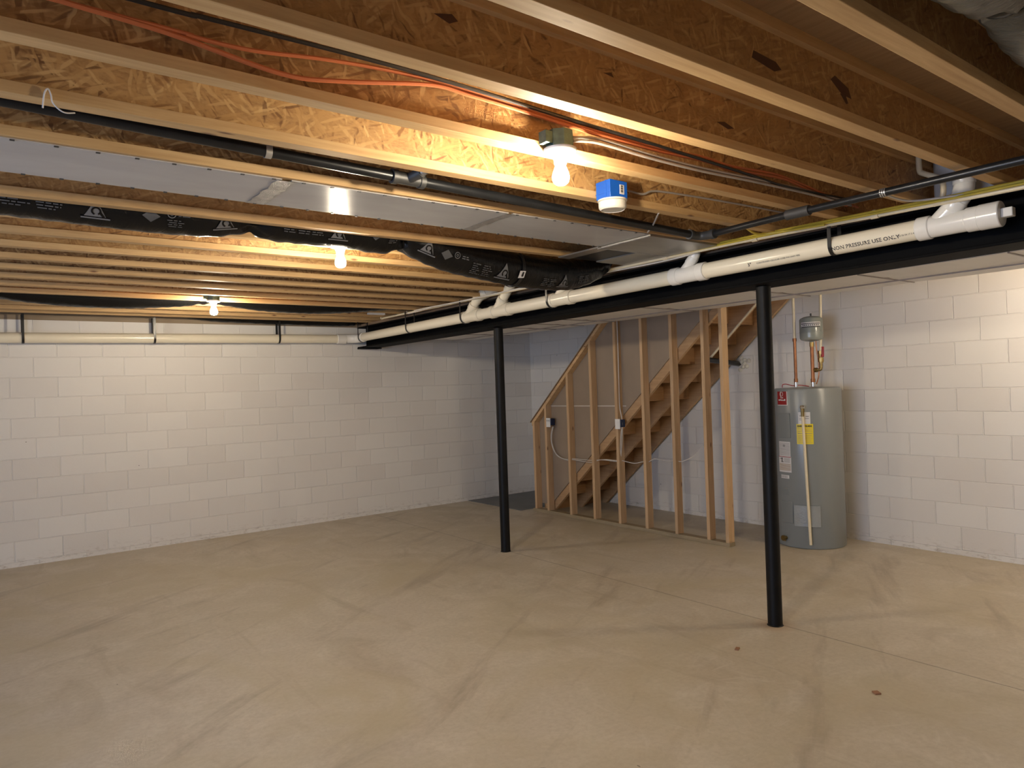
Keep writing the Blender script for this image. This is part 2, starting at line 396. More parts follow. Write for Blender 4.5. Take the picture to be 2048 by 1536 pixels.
# ------------------------------------------------------------------ I-joists
JX0, JX1 = XW + .02, -1.20
def yk(k): return -6.515 + .401 * k if k < 16 else -.215
def joist(k, label):
    y1 = yk(k); y0 = y1 - .058; yc = (y0 + y1) / 2
    r = thing('ceiling_joist', (-6, yc, 2.5), label, 'joist', 'floor joists overhead')
    MB().box((JX0, y0, 2.5), (JX1, y1, 2.536)).build('bottom_flange', M['lumx'], r, .0015)
    MB().box((JX0, yc - .005, 2.536), (JX1, yc + .005, 2.705)).build('web', M['osb'], r)
    MB().box((JX0, y0, 2.705), (JX1, y1, 2.7405)).build('top_flange', M['lumx'], r)
    return r
JL = {-3: 'wooden I-joist nearest the camera with its whole underside showing, beside the stamped plywood',
 -2: 'wooden I-joist second from the camera, dark flecks on its web, crossing the right-hand black pipe',
 -1: 'wooden I-joist over the top middle of the photo, just in front of the orange cables',
 0: 'wooden I-joist that carries the nearest bare bulb and the orange cables',
 1: 'brightly lit I-joist that carries the blue box and smoke alarm',
 2: 'I-joist just behind the black gas pipe, at the near edge of the grey panel',
 3: 'I-joist at the far edge of the grey ceiling panel, mostly covered by it',
 4: 'I-joist between the grey ceiling panel and the printed black duct',
 5: 'I-joist directly behind the printed black duct, above the middle bulb',
 6: 'first whole I-joist behind the middle bulb, glowing orange',
 7: 'second I-joist behind the middle bulb',
 8: 'third I-joist behind the middle bulb',
 9: 'fourth I-joist behind the middle bulb, halfway to the farthest bulb',
 10: 'third I-joist in front of the farthest bulb',
 11: 'second I-joist in front of the farthest bulb',
 12: 'I-joist right above the farthest bulb, in front of the thin black duct',
 13: 'I-joist hidden above the thin black sagging duct, just behind the farthest bulb',
 14: 'third I-joist from the left block wall, just behind the sagging black duct',
 15: 'second I-joist from the left block wall',
 16: 'last I-joist, closest to the left block wall above the pipe straps'}
J = {-3: joist(-3, JL[-3])}
for k in range(-2, 17):
    J[k] = dup(J[-3], (0, yk(k) - yk(-3), 0), JL[k])
for k in (-4, -5, -6, -7):
    J[k] = dup(J[-3], (0, yk(k) - yk(-3), 0), 'wooden I-joist overhead behind the camera, outside the photo')
def flake(k, polys):
    yw = yk(k) - .029 - .0056
    for P_ in polys:
        MB().add([(x, yw, z) for x, z in P_], [tuple(range(len(P_)))]).build('dark_flake', M['flake'], J[k], smooth=0)
flake(-2, [[(-4.96, 2.60), (-4.84, 2.585), (-4.80, 2.60), (-4.83, 2.618), (-4.95, 2.625)], [(-4.50, 2.64), (-4.43, 2.605), (-4.36, 2.60), (-4.38, 2.635), (-4.47, 2.66)], [(-4.44, 2.605), (-4.40, 2.575), (-4.385, 2.58), (-4.40, 2.605)]])
flake(-1, [[(-5.85, 2.655), (-5.80, 2.64), (-5.77, 2.655), (-5.79, 2.67)], [(-4.60, 2.60), (-4.53, 2.585), (-4.49, 2.595), (-4.55, 2.61)], [(-5.20, 2.645), (-5.15, 2.64), (-5.16, 2.655)]])

# ------------------------------------------------------------------ steel beam, nailer, posts
BX0, BX1, BZ0, BZ1 = -2.872, -2.608, 2.187, 2.458
r = thing('steel_beam', (-2.74, -.05, BZ0), 'long black steel I-beam crossing the room above two black posts', 'beam')
b = MB(); zt = .016
prof = [(BX0, BZ0), (BX1, BZ0), (BX1, BZ0 + zt), (-2.732, BZ0 + zt), (-2.732, BZ1 - zt), (BX1, BZ1 - zt), (BX1, BZ1), (BX0, BZ1), (BX0, BZ1 - zt), (-2.748, BZ1 - zt), (-2.748, BZ0 + zt), (BX0, BZ0 + zt)]
b.prism(prof, 1, YB + .02, -.004)
for v in b.v: v.z += (.0052 * -v.y if v.z < 2.3 else .003 * -v.y)
b.build('beam_section', M['black'], r, .003)
MB().box((BX0 - .004, -.15, BZ0 - .012), (BX1 + .01, -.002, BZ0)).build('bearing_plate', M['black'], r)
nb = MB().box((-2.82, YB + .02, 2.4585), (-2.66, -.02, 2.4995))
for v in nb.v:
    if v.z < 2.49: v.z += .003 * -v.y
tag(nb.build('nailer_board', M['silly'], None, .002), 'brown wooden board bolted on top of the black steel beam', 'board')
PX = -2.742
def post(y, label):
    r = thing('support_post', (PX, y, 0), label, 'post', 'black posts under the beam')
    MB().lathe([(.052, 0), (.0465, .006), (.0465, BZ0 - .0052 * y - .004)], (PX, y, 0), 32).build('shaft', M['post'], r)
    MB().box((PX - .03, y - .03, 2.16), (PX + .03, y + .03, BZ0 - .0052 * y - .0005)).build('cap_plate', M['black'], r)
    return r
post(-5.905, 'black round steel post nearest the camera, in front of the water heater')
p2 = post(-2.945, 'black round steel post farther back, left of the stair framing')

# ------------------------------------------------------------------ PVC drain
PR = .0525; PAX = -2.932
def pz(y): return 2.305 + .0082 * -y          # the run falls towards the left wall
LZ = lambda x: 2.298 - .0095 * (-3 - x)        # run along the left wall
r = thing('drain_pipe', (PAX, -3.5, 2.3), 'long cream plastic drain line running along the beam and the left wall', 'pipe')
YP = -.105
def cpl(mb, a, b, rr=PR * 1.13):
    a = Vector(a); b = Vector(b); t = (b - a).normalized()
    mb.tube([a, a + t * .004, b - t * .004, b], [rr * .95, rr, rr, rr * .95], 28)
MB().cyl((XW + .01, YP, LZ(XW)), (-3.16, YP, LZ(-3.16)), PR, 32).build('wall_pipe', M['pvc'], r)
m = MB(); cpl(m, (-3.20, YP, LZ(-3.2)), (-3.085, YP, LZ(-3.08)), PR * 1.16); m.build('coupling', M['pvcw'], r)
arc = [(-3.09, YP, 2.298)] + [(PAX - .145 + .145 * sin(a), YP - .145 + .145 * cos(a), 2.302) for a in [radians(q) for q in range(0, 91, 10)]] + [(PAX, -.31, pz(-.31))]
MB().tube(arc, PR * 1.08, 28).build('elbow', M['pvcw'], r)
m = MB(); cpl(m, (PAX, -.24, pz(-.24)), (PAX, -.33, pz(-.33)), PR * 1.16); m.build('coupling', M['pvcw'], r)
beam_pipe = MB().cyl((PAX, -.32, pz(-.32)), (PAX, -7.06, pz(-7.06)), PR, 36).build('beam_pipe', M['pvc'], r)
def wye(y, br, length, white=False, turn=None, dx=0.0):
    mt = M['pvcw'] if white else M['pvc']
    m = MB(); R1 = PR * 1.12
    cpl(m, (PAX, y + .13, pz(y + .13)), (PAX, y + .065, pz(y + .065)), PR * 1.16)
    m.cyl((PAX, y + .08, pz(y + .08)), (PAX, y - .12, pz(y - .12)), PR * 1.05, 28)
    cpl(m, (PAX, y - .10, pz(y - .10)), (PAX, y - .165, pz(y - .165)), PR * 1.16)
    d = Vector((dx, -sin(radians(47)), cos(radians(47)))).normalized(); a = Vector((PAX, y + .05, pz(y)))
    m.cyl(a, a + d * .155, br * 1.1, 24)
    cpl(m, a + d * .10, a + d * .16, br * 1.22)
    m.build('wye_fitting', mt, r)
    e = a + d * length
    MB().cyl(a + d * .12, e, br, 24).build('branch_pipe', mt, r)
    if turn:
        n = MB(); ps = [e - d * .03]
        for k in range(0, 9):
            t = k / 8; dd = (d * (1 - t) + Vector(turn) * t).normalized()
            ps.append(ps[-1] + dd * br * .3)
        n.tube(ps, br * 1.13, 24)
        n2 = ps[-1]; cpl(n, n2 - Vector(turn) * .01, n2 + Vector(turn) * .05, br * 1.22)
        n.build('bend', mt, r)
        MB().cyl(n2, n2 + Vector(turn) * (min(.2, 2.73 - n2.z) if turn[2] > .9 else .2), br, 24).build('riser_pipe', mt, r)
wye(-2.76, .044, .23, turn=(.35, -.85, .3))
wye(-3.24, .044, .34, turn=(0, 0, 1))
wye(-4.10, .033, .21, turn=(0, 0, 1))
wye(-5.44, .031, .165, True, turn=(0, 0, 1))
wye(-7.085, .042, .165, True, turn=(0, 0, 1))
m = MB(); cpl(m, (PAX, -7.24, pz(-7.24)), (PAX, -7.335, pz(-7.335)), PR * 1.2); m.build('cleanout_plug', M['pvcw'], r)
MB().box((PAX - .022, -7.385, pz(-7.36) - .022), (PAX + .022, -7.335, pz(-7.36) + .022)).build('square_lug', M['pvcw'], r, .004)
def pipe_text(s, size, y_start, ang, stretch=1.0, thick=0.0):
    vs, fs = text_geo(s, size, stretch, thick); m = MB(); R = PR + .0006
    out = []
    for x, v in vs:
        a = ang + v / R; y = y_start - x
        out.append((PAX - R * cos(a), y, pz(y) + R * sin(a)))
    m.add(out, fs); o = m.build('printed_lettering', M['ink'], beam_pipe, smooth=0, fix=False); return o
ORG[beam_pipe.name] = ORG[r.name]
pipe_text('NON PRESSURE USE ONLY', .030, -6.505, radians(-38), 1.05, .0006)
pipe_text('3"', .030, -5.955, radians(-38), 1.1, .0006)
pipe_text('COEXTRUDED CELLULAR CORE PVC DWV PIPE', .014, -6.02, radians(-31), .98, .0002)
pipe_text('02 06 04 17 3 4S', .013, -6.875, radians(-30), .95)

def strap(x, y, z, rr, axis, label, grp):
    """black hanger: a loop under the pipe with two legs nailed to the joist"""
    m = MB(); wd = .022; th = .0025; R = rr + .003; pts = []
    zt = 2.499
    pts.append((-R, zt - z)); 
    for k in range(0, 13):
        a = pi + pi * k / 12; pts.append((R * cos(a), R * sin(a)))
    pts.append((R, zt - z))
    V = []
    for i, (p, q) in enumerate(pts):
        nrm = Vector((p, q)).normalized() if 0 < i < len(pts) - 1 else Vector((-1 if i == 0 else 1, 0))
        for o2 in (0, th):
            pp, qq = p + nrm.x * o2, q + nrm.y * o2
            for ww in (-wd / 2, wd / 2):
                V.append((x + pp, y + ww, z + qq) if axis == 'y' else (x + ww, y + pp, z + qq))
    F = []
    for i in range(len(pts) - 1):
        a = 4 * i; b2 = a + 4
        F += [(a, a + 1, b2 + 1, b2), (a + 2, b2 + 2, b2 + 3, a + 3), (a, b2, b2 + 2, a + 2), (a + 1, a + 3, b2 + 3, b2 + 1)]
    m.add(V, F)
    root = thing('pipe_strap', (x, y, z), label, 'strap', grp)
    m.build('loop_band', M['strap'], root)
    for sx in (-1, 1):
        c = (x + sx * (R + th), y, 2.488) if axis == 'y' else (x, y + sx * (R + th), 2.488)
        MB().lathe([(.004, -.002), (.004, .002)], c, 8, 'x' if axis == 'y' else 'y').build('nail_head', M['iron'], root)
    return root
G1 = 'black straps holding the drain along the beam'; G2 = 'black straps holding the pipe on the left wall'
for y, l in ((-.30, 'black pipe strap at the corner elbow by the left wall'), (-1.52, 'black pipe strap second from the left wall along the beam'),
             (-2.66, 'black pipe strap beside the leftmost wye branch'), (-4.0, 'black pipe strap just left of the branch under the printed duct'),
             (-6.50, 'black pipe strap beside the lettering on the drain pipe')):
    strap(PAX, y, pz(y), PR if y in (-1.52, -6.50) else PR * 1.17, 'y', l, G1)
for x, l in ((-6.48, 'black pipe strap on the left wall pipe, at the far left of the photo'), (-5.30, 'black pipe strap on the left wall pipe, below the farthest bulb'),
             (-3.94, 'black pipe strap on the left wall pipe, nearest the corner elbow')):
    strap(x, YP, LZ(x), PR, 'x', l, G2)

# ------------------------------------------------------------------ gas pipe
r = thing('gas_pipe', (-3.44, -5.95, 2.465), 'black iron gas pipe running between joists then turning along the beam', 'pipe')
def gz(x): return 2.466 + (-3.44 - x) * .0255
MB().cyl((-10.9, -5.955, gz(-7.2)), (-7.2, -5.955, gz(-7.2)), .0215, 20).cyl((-7.2, -5.955, gz(-7.2)), (-5.42, -5.955, gz(-5.42)), .0215, 20).build('joist_bay_pipe', M['gas'], r)
MB().cyl((-5.36, -5.955, gz(-5.36)), (-3.47, -5.955, gz(-3.47)), .0215, 20).build('joist_bay_pipe', M['gas'], r)
MB().cyl((-3.44, -5.98, 2.462), (-3.46, -6.56, 2.466), .0185, 20).build('beam_side_pipe', M['gas'], r)
MB().cyl((-3.46, -6.64, 2.466), (-3.44, -9.5, 2.47), .0185, 20).build('beam_side_pipe', M['gas'], r)
MB().tube(smoothpath([(-3.53, -5.955, 2.467), (-3.47, -5.957, 2.465), (-3.443, -5.985, 2.463), (-3.441, -6.05, 2.462)], 5), .025, 20).lathe([(.029, -.012), (.029, .012)], (-3.53, -5.955, 2.467), 20, 'x').lathe([(.029, -.012), (.029, .012)], (-3.441, -6.05, 2.462), 20, 'y').build('elbow_fitting', M['iron'], r)
t = MB().cyl((-5.46, -5.955, gz(-5.46)), (-5.32, -5.955, gz(-5.32)), .0265, 20).lathe([(.031, -.012), (.031, .012)], (-5.455, -5.955, gz(-5.455)), 20, 'x').lathe([(.031, -.012), (.031, .012)], (-5.325, -5.955, gz(-5.325)), 20, 'x')
t.cyl((-5.39, -5.955, gz(-5.39)), (-5.365, -6.035, gz(-5.39) + .012), .022, 16).build('tee_fitting', M['iron'], r)
MB().cyl((-5.366, -6.03, gz(-5.39) + .011), (-5.358, -6.06, gz(-5.39) + .016), .016, 12).build('tee_plug', M['galv'], r)
MB().cyl((-3.458, -6.53, 2.466), (-3.46, -6.66, 2.466), .0265, 20).build('coupling', M['iron'], r)
m = MB()
for yy in (-7.02, -7.03, -7.04): m.lathe([(.021, -.003), (.021, .003)], (-3.455, yy, 2.467), 16, 'y')
m.build('wire_wrap', M['galv'], r)
m = MB(); hx, hz = -5.985, gz(-5.985)
pts = [(-5.98, 2.62)] + [(-5.955 + .0235 * cos(a), hz + .0235 * sin(a)) for a in [radians(q) for q in range(180, 361, 20)]] + [(-5.93, 2.62)]
V = []; F = []
for (yy, zz) in pts:
    V += [(hx - .012, yy, zz), (hx + .012, yy, zz), (hx - .012, yy, zz - .002), (hx + .012, yy, zz - .002)]
for i in range(len(pts) - 1):
    a = 4 * i; F += [(a, a + 1, a + 5, a + 4), (a + 2, a + 6, a + 7, a + 3), (a, a + 4, a + 6, a + 2), (a + 1, a + 3, a + 7, a + 5)]
m.add(V, F)
hg = m.build('perforated_strap', M['galv']); tag(hg, 'small pale perforated metal strap holding the black gas pipe on the left', 'strap')
# cpvc water line and cables above the beam
r = thing('water_pipe', (-3.0, -4, 2.487), 'thin cream water pipe running just above the black beam', 'pipe')
MB().tube([(-2.96, -.92, 2.487), (-2.985, -4.0, 2.483), (-2.985, -5.9, 2.484), (-2.985, -7.4, 2.459), (-2.985, -9.5, 2.45)], .0115, 14).build('run_pipe', M['cpvc'], r)
MB().tube(smoothpath([(-2.96, -.90, 2.487), (-2.96, -.885, 2.489), (-2.96, -.88, 2.50), (-2.96, -.88, 2.56)], 4), .0145, 14).build('elbow_fitting', M['cpvc'], r)
for y, zz in ((-5.30, 2.484), (-6.02, 2.482), (-6.76, 2.470)):
    MB().lathe([(.0165, -.02), (.0165, .02)], (-2.985, y, zz), 14, 'y').box((-3.0, y - .008, zz), (-2.97, y + .008, 2.4995)).build('pipe_clip', M['cpvc'], r)
m = MB().tube(smoothpath([(-2.985, -7.055, 2.465), (-2.99, -7.09, 2.475), (-3.0, -7.107, 2.51), (-3.0, -7.107, 2.555), (-3.0, -7.09, 2.588), (-3.0, -7.02, 2.628), (-3.0, -7.0, 2.65), (-3.0, -6.998, 2.735)], 5), .0135, 14)
m.build('branch_riser', M['cpvc'], r)
def cable(name, pts, rad, mat, label, cat='cable', grp=None, n=6, sides=8):
    o = MB().tube(smoothpath(pts, n), rad, sides).build(name, M[mat], origin=pts[0]); return tag(o, label, cat, grp)
yc = [(-2.99, -5.3, 2.505), (-3.0, -5.9, 2.502), (-3.0, -6.2, 2.499), (-3.0, -6.6, 2.493), (-3.0, -7.1, 2.486), (-3.0, -7.5, 2.484), (-3.0, -9.4, 2.48)]
cable('yellow_cable', yc, .007, 'yellow', 'upper yellow cable lying along the cream water pipe', grp='yellow cables above the beam')
cable('yellow_cable', [(p[0] - .006, p[1] - .05, p[2] - .013) for p in yc], .007, 'yellow', 'lower yellow cable sagging along the cream water pipe', grp='yellow cables above the beam')
cable('yellow_cable', [(-3.55, -6.13, 2.60), (-3.3, -6.12, 2.54), (-3.1, -6.1, 2.49), (-3.03, -6.2, 2.485), (-3.03, -6.5, 2.47)], .007, 'yellow', 'yellow cable slanting down from the joist bay behind the gas pipe elbow', grp='yellow cables above the beam')
cable('white_cable', [(-3.0, -1.75, 2.49), (-3.02, -2.1, 2.485), (-3.03, -2.5, 2.478), (-3.02, -3.0, 2.478), (-3.0, -3.6, 2.485), (-2.99, -4.6, 2.47), (-2.98, -5.3, 2.465), (-2.98, -5.6, 2.48)], .006, 'whitecable', 'white cable along the beam behind the drain branches')
cable('white_cable', [(-3.02, -1.62, 2.495), (-3.05, -1.7, 2.46), (-3.03, -1.95, 2.47), (-3.01, -2.15, 2.482)], .005, 'whitecable', 'short white cable loop near the corner end of the beam')

tag(MB().box((-2.80, -7.31, 2.505), (-2.70, -6.98, 2.735)).build('insulation_batt', M['paper'], None, .012, origin=(-2.75, -7.15, 2.5)), 'pale insulation stuffed above the beam behind the last drain riser', 'insulation')

# ------------------------------------------------------------------ white wrapped trunk duct beyond the beam
r = thing('trunk_duct', (-1.5, -4, 2.3), 'white wrapped air duct running behind the black beam', 'duct')
DX0, DX1, DZ = -1.98, -1.138, 2.305
edges = [-.06, -1.0, -1.95, -2.45, -2.95, -4.1, -5.3, -6.15, -7.05, -8.2, -9.4]
for i in range(len(edges) - 1):
    y0, y1 = edges[i], edges[i + 1]; V = []; F = []; nx, ny = 12, 12
    for j in range(ny + 1):
        for k in range(nx + 1):
            u = k / nx; v = j / ny
            bulge = .012 * (4 * v * (1 - v)) ** .5
            x = DX0 + (DX1 - DX0) * u; x += (bulge * .9) * (2 * u - 1)
            z = DZ + .006 - bulge * .8 * (1 - .5 * abs(2 * u - 1)) - .006 * math.exp(-((u - .5) / .02) ** 2) * -1
            V.append((x, y0 + (y1 - y0) * v, z))
    for j in range(ny):
        for k in range(nx):
            a = j * (nx + 1) + k; F.append((a, a + 1, a + nx + 2, a + nx + 1))
    m = MB().add(V, F)
    o = len(V)
    # sides and top
    L = [j * (nx + 1) for j in range(ny + 1)]; R_ = [j * (nx + 1) + nx for j in range(ny + 1)]
    VT = [(V[a][0], V[a][1], 2.497) for a in L] + [(V[a][0], V[a][1], 2.497) for a in R_]
    m.v += [Vector(v) for v in VT]; q = ny + 1
    for j in range(ny):
        m.f += [[L[j], L[j + 1], o + j + 1, o + j], [R_[j], o + q + j, o + q + j + 1, R_[j + 1]], [o + j, o + j + 1, o + q + j + 1, o + q + j]]; m.mi += [0, 0, 0]
    m.build('jacket_section', M['jacket'], r, smooth=50)
for y in edges[1:-1]: MB().box((DX0 - .004, y - .006, DZ - .001), (DX1 + .004, y + .006, 2.496)).build('jacket_seam', M['greycable'], r)
MB().box((-1.46, -9.4, DZ - .012), (-1.452, -.06, DZ - .003)).build('lengthwise_seam', M['greycable'], r)

# ------------------------------------------------------------------ grey panel closing one joist bay
r = thing('ceiling_panel', (-6, -5.55, 2.497), 'long pale grey panel closing the joist bay beside the black gas pipe', 'panel')
PY0, PY1 = -5.752, -5.336
for x0, x1 in ((XW + .03, -5.86), (-5.82, -4.70), (-4.67, -3.66)):
    MB().box((x0, PY0, 2.4945), (x1, PY1, 2.4992)).build('sheet', M['sheet'], r)
def tape(x, w=.05, sk=.02):
    V = []; F = []; n = 14
    for i in range(n + 1):
        y = PY0 + (PY1 - PY0) * i / n
        for s_ in (-1, 1):
            V.append((x + s_ * w / 2 + random.uniform(-.008, .008), y, 2.4935 + random.uniform(-.003, .0)))
    for i in range(n): F.append((2 * i, 2 * i + 1, 2 * i + 3, 2 * i + 2))
    return MB().add(V, F).build('foil_tape', M['foiltape'], r, smooth=0)
tape(-5.84, .075); tape(-4.685, .05)
for i in range(26):
    x = -6.9 + i * .125
    MB().box((x, PY0 - .003, 2.491), (x + .014, PY0 + .006, 2.4945)).build('staple', M['iron'], r, smooth=0)
    MB().box((x + .05, PY1 - .006, 2.491), (x + .064, PY1 + .003, 2.4945)).build('staple', M['iron'], r, smooth=0)
r = thing('duct_transition', (-3.3, -5.3, 2.49), 'bare sheet metal duct end beside the beam, at the end of the grey panel', 'duct')
MB().box((-3.645, PY0, 2.486), (-2.985, PY1, 2.4985)).build('end_sheet', M['galvsheet'], r)
MB().box((-3.66, PY0, 2.482), (-3.635, PY1 + .02, 2.4865)).build('seam_strip', M['foiltape'], r)
MB().box((-3.62, -5.34, 2.484), (-3.0, -5.325, 2.4985)).build('flange_strip', M['foiltape'], r)
MB().box((-3.30, -5.325, 2.487), (-2.98, -4.93, 2.4985)).build('side_sheet', M['galvsheet'], r)
MB().box((-3.66, -5.325, 2.489), (-3.56, -4.93, 2.4985)).build('return_flange', M['galvsheet'], r)
MB().box((-3.56, -5.325, 2.496), (-3.30, -4.93, 2.4985)).build('opening_shade', M['blackcable'], r)  # black plate painting the shade inside the duct opening
# ------------------------------------------------------------------ flexible ducts
def ribbon_logo(duct, path, rad, xs, ang, scale=1.0):
    pass
def flex(name, ctrl, label, mat='duct', n=8, sides=28, prints=None, necks=()):
    """ctrl: (x,y,z,r)"""
    P = smoothpath([c[:3] for c in ctrl], n); R = [v.x for v in smoothpath([(c[3], 0, 0) for c in ctrl], n)]
    root = thing(name, ctrl[0][:3], label, 'duct', 'flexible insulated ducts')
    m = MB(); V = []; 
    N = len(P)
    def ring(i, a, extra=0):
        t = (P[min(N - 1, i + 1)] - P[max(0, i - 1)]).normalized(); sd = t.cross(Vector((0, 0, 1))).normalized(); u = sd.cross(t)
        rr = R[i] + extra
        return P[i] + sd * (cos(a) * rr) + u * (sin(a) * rr * .95)
    for i in range(N):
        for k in range(sides):
            a = 2 * pi * k / sides
            pin = sum(math.exp(-((P[i].x - nx) / .06) ** 2) for nx in necks)
            wr = .006 * sin(7 * a + P[i].x * 11) * (0.25 + 2.2 * pin) + .003 * sin(P[i].x * 60 + 3 * a) * (1 + pin)
            V.append(ring(i, a, wr))
    F = [(i * sides + k, i * sides + (k + 1) % sides, (i + 1) * sides + (k + 1) % sides, (i + 1) * sides + k) for i in range(N - 1) for k in range(sides)]
    F += [tuple(reversed(range(sides))), tuple(range((N - 1) * sides, N * sides))]
    m.add(V, F); j = m.build('jacket', M[mat], root, smooth=60)
    def at(x, a, extra):
        # point on the jacket at world x and angle
        for i in range(N - 1):
            if P[i].x <= x <= P[i + 1].x:
                t = (x - P[i].x) / max(1e-6, P[i + 1].x - P[i].x); return ring(i, a, extra).lerp(ring(i + 1, a, extra), t)
        return ring(N - 1, a, extra)
    return root, j, at, (P, R)
fd, jk, at, PR1 = flex('flexible_duct', [(-10.8, -4.79, 2.56, .095), (-8.5, -4.79, 2.555, .095), (-7.2, -4.79, 2.546, .098), (-6.75, -4.79, 2.542, .098), (-6.35, -4.79, 2.530, .100), (-5.95, -4.79, 2.530, .100), (-5.80, -4.79, 2.545, .092), (-5.69, -4.79, 2.558, .070),
     (-5.60, -4.79, 2.542, .092), (-5.45, -4.79, 2.538, .096), (-5.15, -4.79, 2.538, .096), (-4.95, -4.79, 2.527, .097), (-4.86, -4.79, 2.538, .088), (-4.80, -4.79, 2.548, .072), (-4.72, -4.79, 2.528, .098), (-4.5, -4.785, 2.478, .113), (-4.2, -4.78, 2.440, .118), (-3.85, -4.775, 2.408, .118), (-3.55, -4.765, 2.405, .118), (-3.3, -4.76, 2.44, .108), (-3.12, -4.75, 2.50, .09), (-3.02, -4.74, 2.555, .07)],
     'big printed black flexible duct sagging beside the middle bulb', necks=(-5.69, -4.80))
A0 = radians(0)
def decal(name, polys, mat, x0, a0, extra=.006):
    """polys in duct-surface metres: (s along x, t around, upward on the camera side)"""
    m = MB(); RD = .108
    for poly in polys:
        V = [at(x0 + s_, ang_of(a0, t_ / RD), extra) for s_, t_ in poly]
        m.add(V, [tuple(range(len(V)))])
    return m.build(name, M[mat], jk, smooth=0, fix=False)
SIDE = 0.0
def ang_of(a0, d): return a0 + d
# camera sees the -y side, lower half; ring(): sd = t x z points to -y for t=+x, so angle 0 faces the camera
def ringpoly(cx, cy, r0, r1, a0=0, a1=2 * pi, n=16, sy=1):
    out = []
    for i in range(n):
        b0 = a0 + (a1 - a0) * i / n; b1 = a0 + (a1 - a0) * (i + 1) / n
        out.append([(cx + r0 * cos(b0), cy + sy * r0 * sin(b0)), (cx + r1 * cos(b0), cy + sy * r1 * sin(b0)), (cx + r1 * cos(b1), cy + sy * r1 * sin(b1)), (cx + r0 * cos(b1), cy + sy * r0 * sin(b1))])
    return out
def subdiv_tri(a, b, c, n=5):
    out = []
    def L(p, q, t): return (p[0] + (q[0] - p[0]) * t, p[1] + (q[1] - p[1]) * t)
    for i in range(n):
        l0, r0 = L(c, a, i / n), L(c, b, i / n); l1, r1 = L(c, a, (i + 1) / n), L(c, b, (i + 1) / n)
        out.append([l1, r1, r0, l0] if i else [l1, r1, r0])
    return out
def logo_set(x, a, s=1.0):
    w, h = .088 * s, .088 * s
    decal('printed_triangle', subdiv_tri((0, 0), (w, 0), (w * .5, h)), 'logo', x, a)
    decal('printed_triangle', [[(-.012 * s, -.014 * s), (w + .018 * s, -.014 * s), (w + .018 * s, -.006 * s), (-.012 * s, -.006 * s)]], 'logo', x, a)
    sw = ringpoly(w * .53, h * .33, .013 * s, .021 * s, radians(-60), radians(250), 16)
    tail = [[(w * .53 + .014 * s, h * .33 - .012 * s), (w * .53 + .021 * s, h * .33 - .002 * s), (w * .53 + .038 * s, h * .02), (w * .53 + .026 * s, h * .0)]]
    decal('printed_swirl', sw + tail, 'duct', x, a, .0072)
def text_block(x, a, cols, rows, cw, rh, seed, mat='logo2'):
    rd = random.Random(seed); P_ = []
    for c_ in range(cols):
        for r_ in range(rows):
            l = cw * rd.uniform(.5, .92); st = c_ * cw + rd.uniform(0, .01)
            k = 0
            while k < l:
                q = rd.uniform(.012, .04); q = min(q, l - k + .002)
                P_.append([(st + k, -r_ * rh), (st + k + q, -r_ * rh), (st + k + q, -r_ * rh + rh * .42), (st + k, -r_ * rh + rh * .42)]); k += q + .006
    decal('printed_lines', P_, mat, x, a)
def mark_ring(x, a):
    decal('printed_ring', ringpoly(0, 0, .016, .020, n=18) + ringpoly(0, 0, .005, .008, n=10), 'logo', x, a)
def diamond(x, a, s=.04):
    decal('printed_diamond', [[(-s, 0), (0, -s * .8), (s, 0), (0, s * .8)]], 'logo2', x, a)
LOW = radians(-42)
for x0 in (-6.465, -5.895):
    logo_set(x0, LOW, 1.0)
diamond(-6.19, radians(-22)); mark_ring(-6.10, radians(-12)); text_block(-6.07, radians(-10), 1, 2, .07, .012, 3, 'logo'); text_block(-6.12, radians(-30), 1, 4, .10, .011, 4)
text_block(-6.78, radians(-2), 2, 6, .13, .014, 5, 'logo2'); text_block(-6.95, radians(-2), 1, 6, .13, .014, 15, 'logo2')
text_block(-5.55, radians(-4), 3, 5, .08, .014, 6, 'logo2')
logo_set(-5.28, radians(-38), 1.0); diamond(-5.01, radians(-8)); mark_ring(-4.955, radians(2)); text_block(-4.93, radians(-4), 1, 5, .07, .012, 8)
logo_set(-4.70, radians(-38), 1.0); diamond(-4.53, radians(-22)); mark_ring(-4.46, radians(-14)); text_block(-4.43, radians(-14), 1, 2, .07, .012, 18, 'logo'); text_block(-4.34, radians(-26), 2, 6, .085, .013, 9, 'logo2')
logo_set(-4.13, radians(-50), 1.05); logo_set(-3.60, radians(-50), .9); text_block(-3.76, radians(-30), 2, 5, .06, .012, 10); text_block(-3.43, radians(-20), 2, 5, .06, .012, 12)
m = MB()
decal('white_tag', [[(0, 0), (.045, .008), (.045, .05), (0, .045)]], 'paper', -3.97, radians(-40), .012)
st = MB(); 
pp = [at(-3.94, a, .008) for a in [radians(q) for q in range(-175, 60, 12)]]
st.tube(pp, .012, 6, sq=(1, .25)).build('hanger_band', M['strap'], fd)
flex('flexible_duct', [(-10.8, -1.49, 2.57, .09), (-7.4, -1.49, 2.58, .09), (-6.8, -1.49, 2.575, .095), (-6.5, -1.49, 2.545, .098), (-6.1, -1.49, 2.525, .10), (-5.7, -1.49, 2.53, .098), (-5.3, -1.49, 2.555, .09), (-5.12, -1.49, 2.575, .068), (-4.95, -1.49, 2.575, .085), (-4.6, -1.49, 2.545, .095), (-4.2, -1.49, 2.535, .098), (-3.8, -1.49, 2.55, .098), (-3.45, -1.49, 2.575, .09), (-3.1, -1.49, 2.60, .08)],
     'thin looking black flexible duct sagging on both sides of the farthest bulb', necks=(-5.12,))
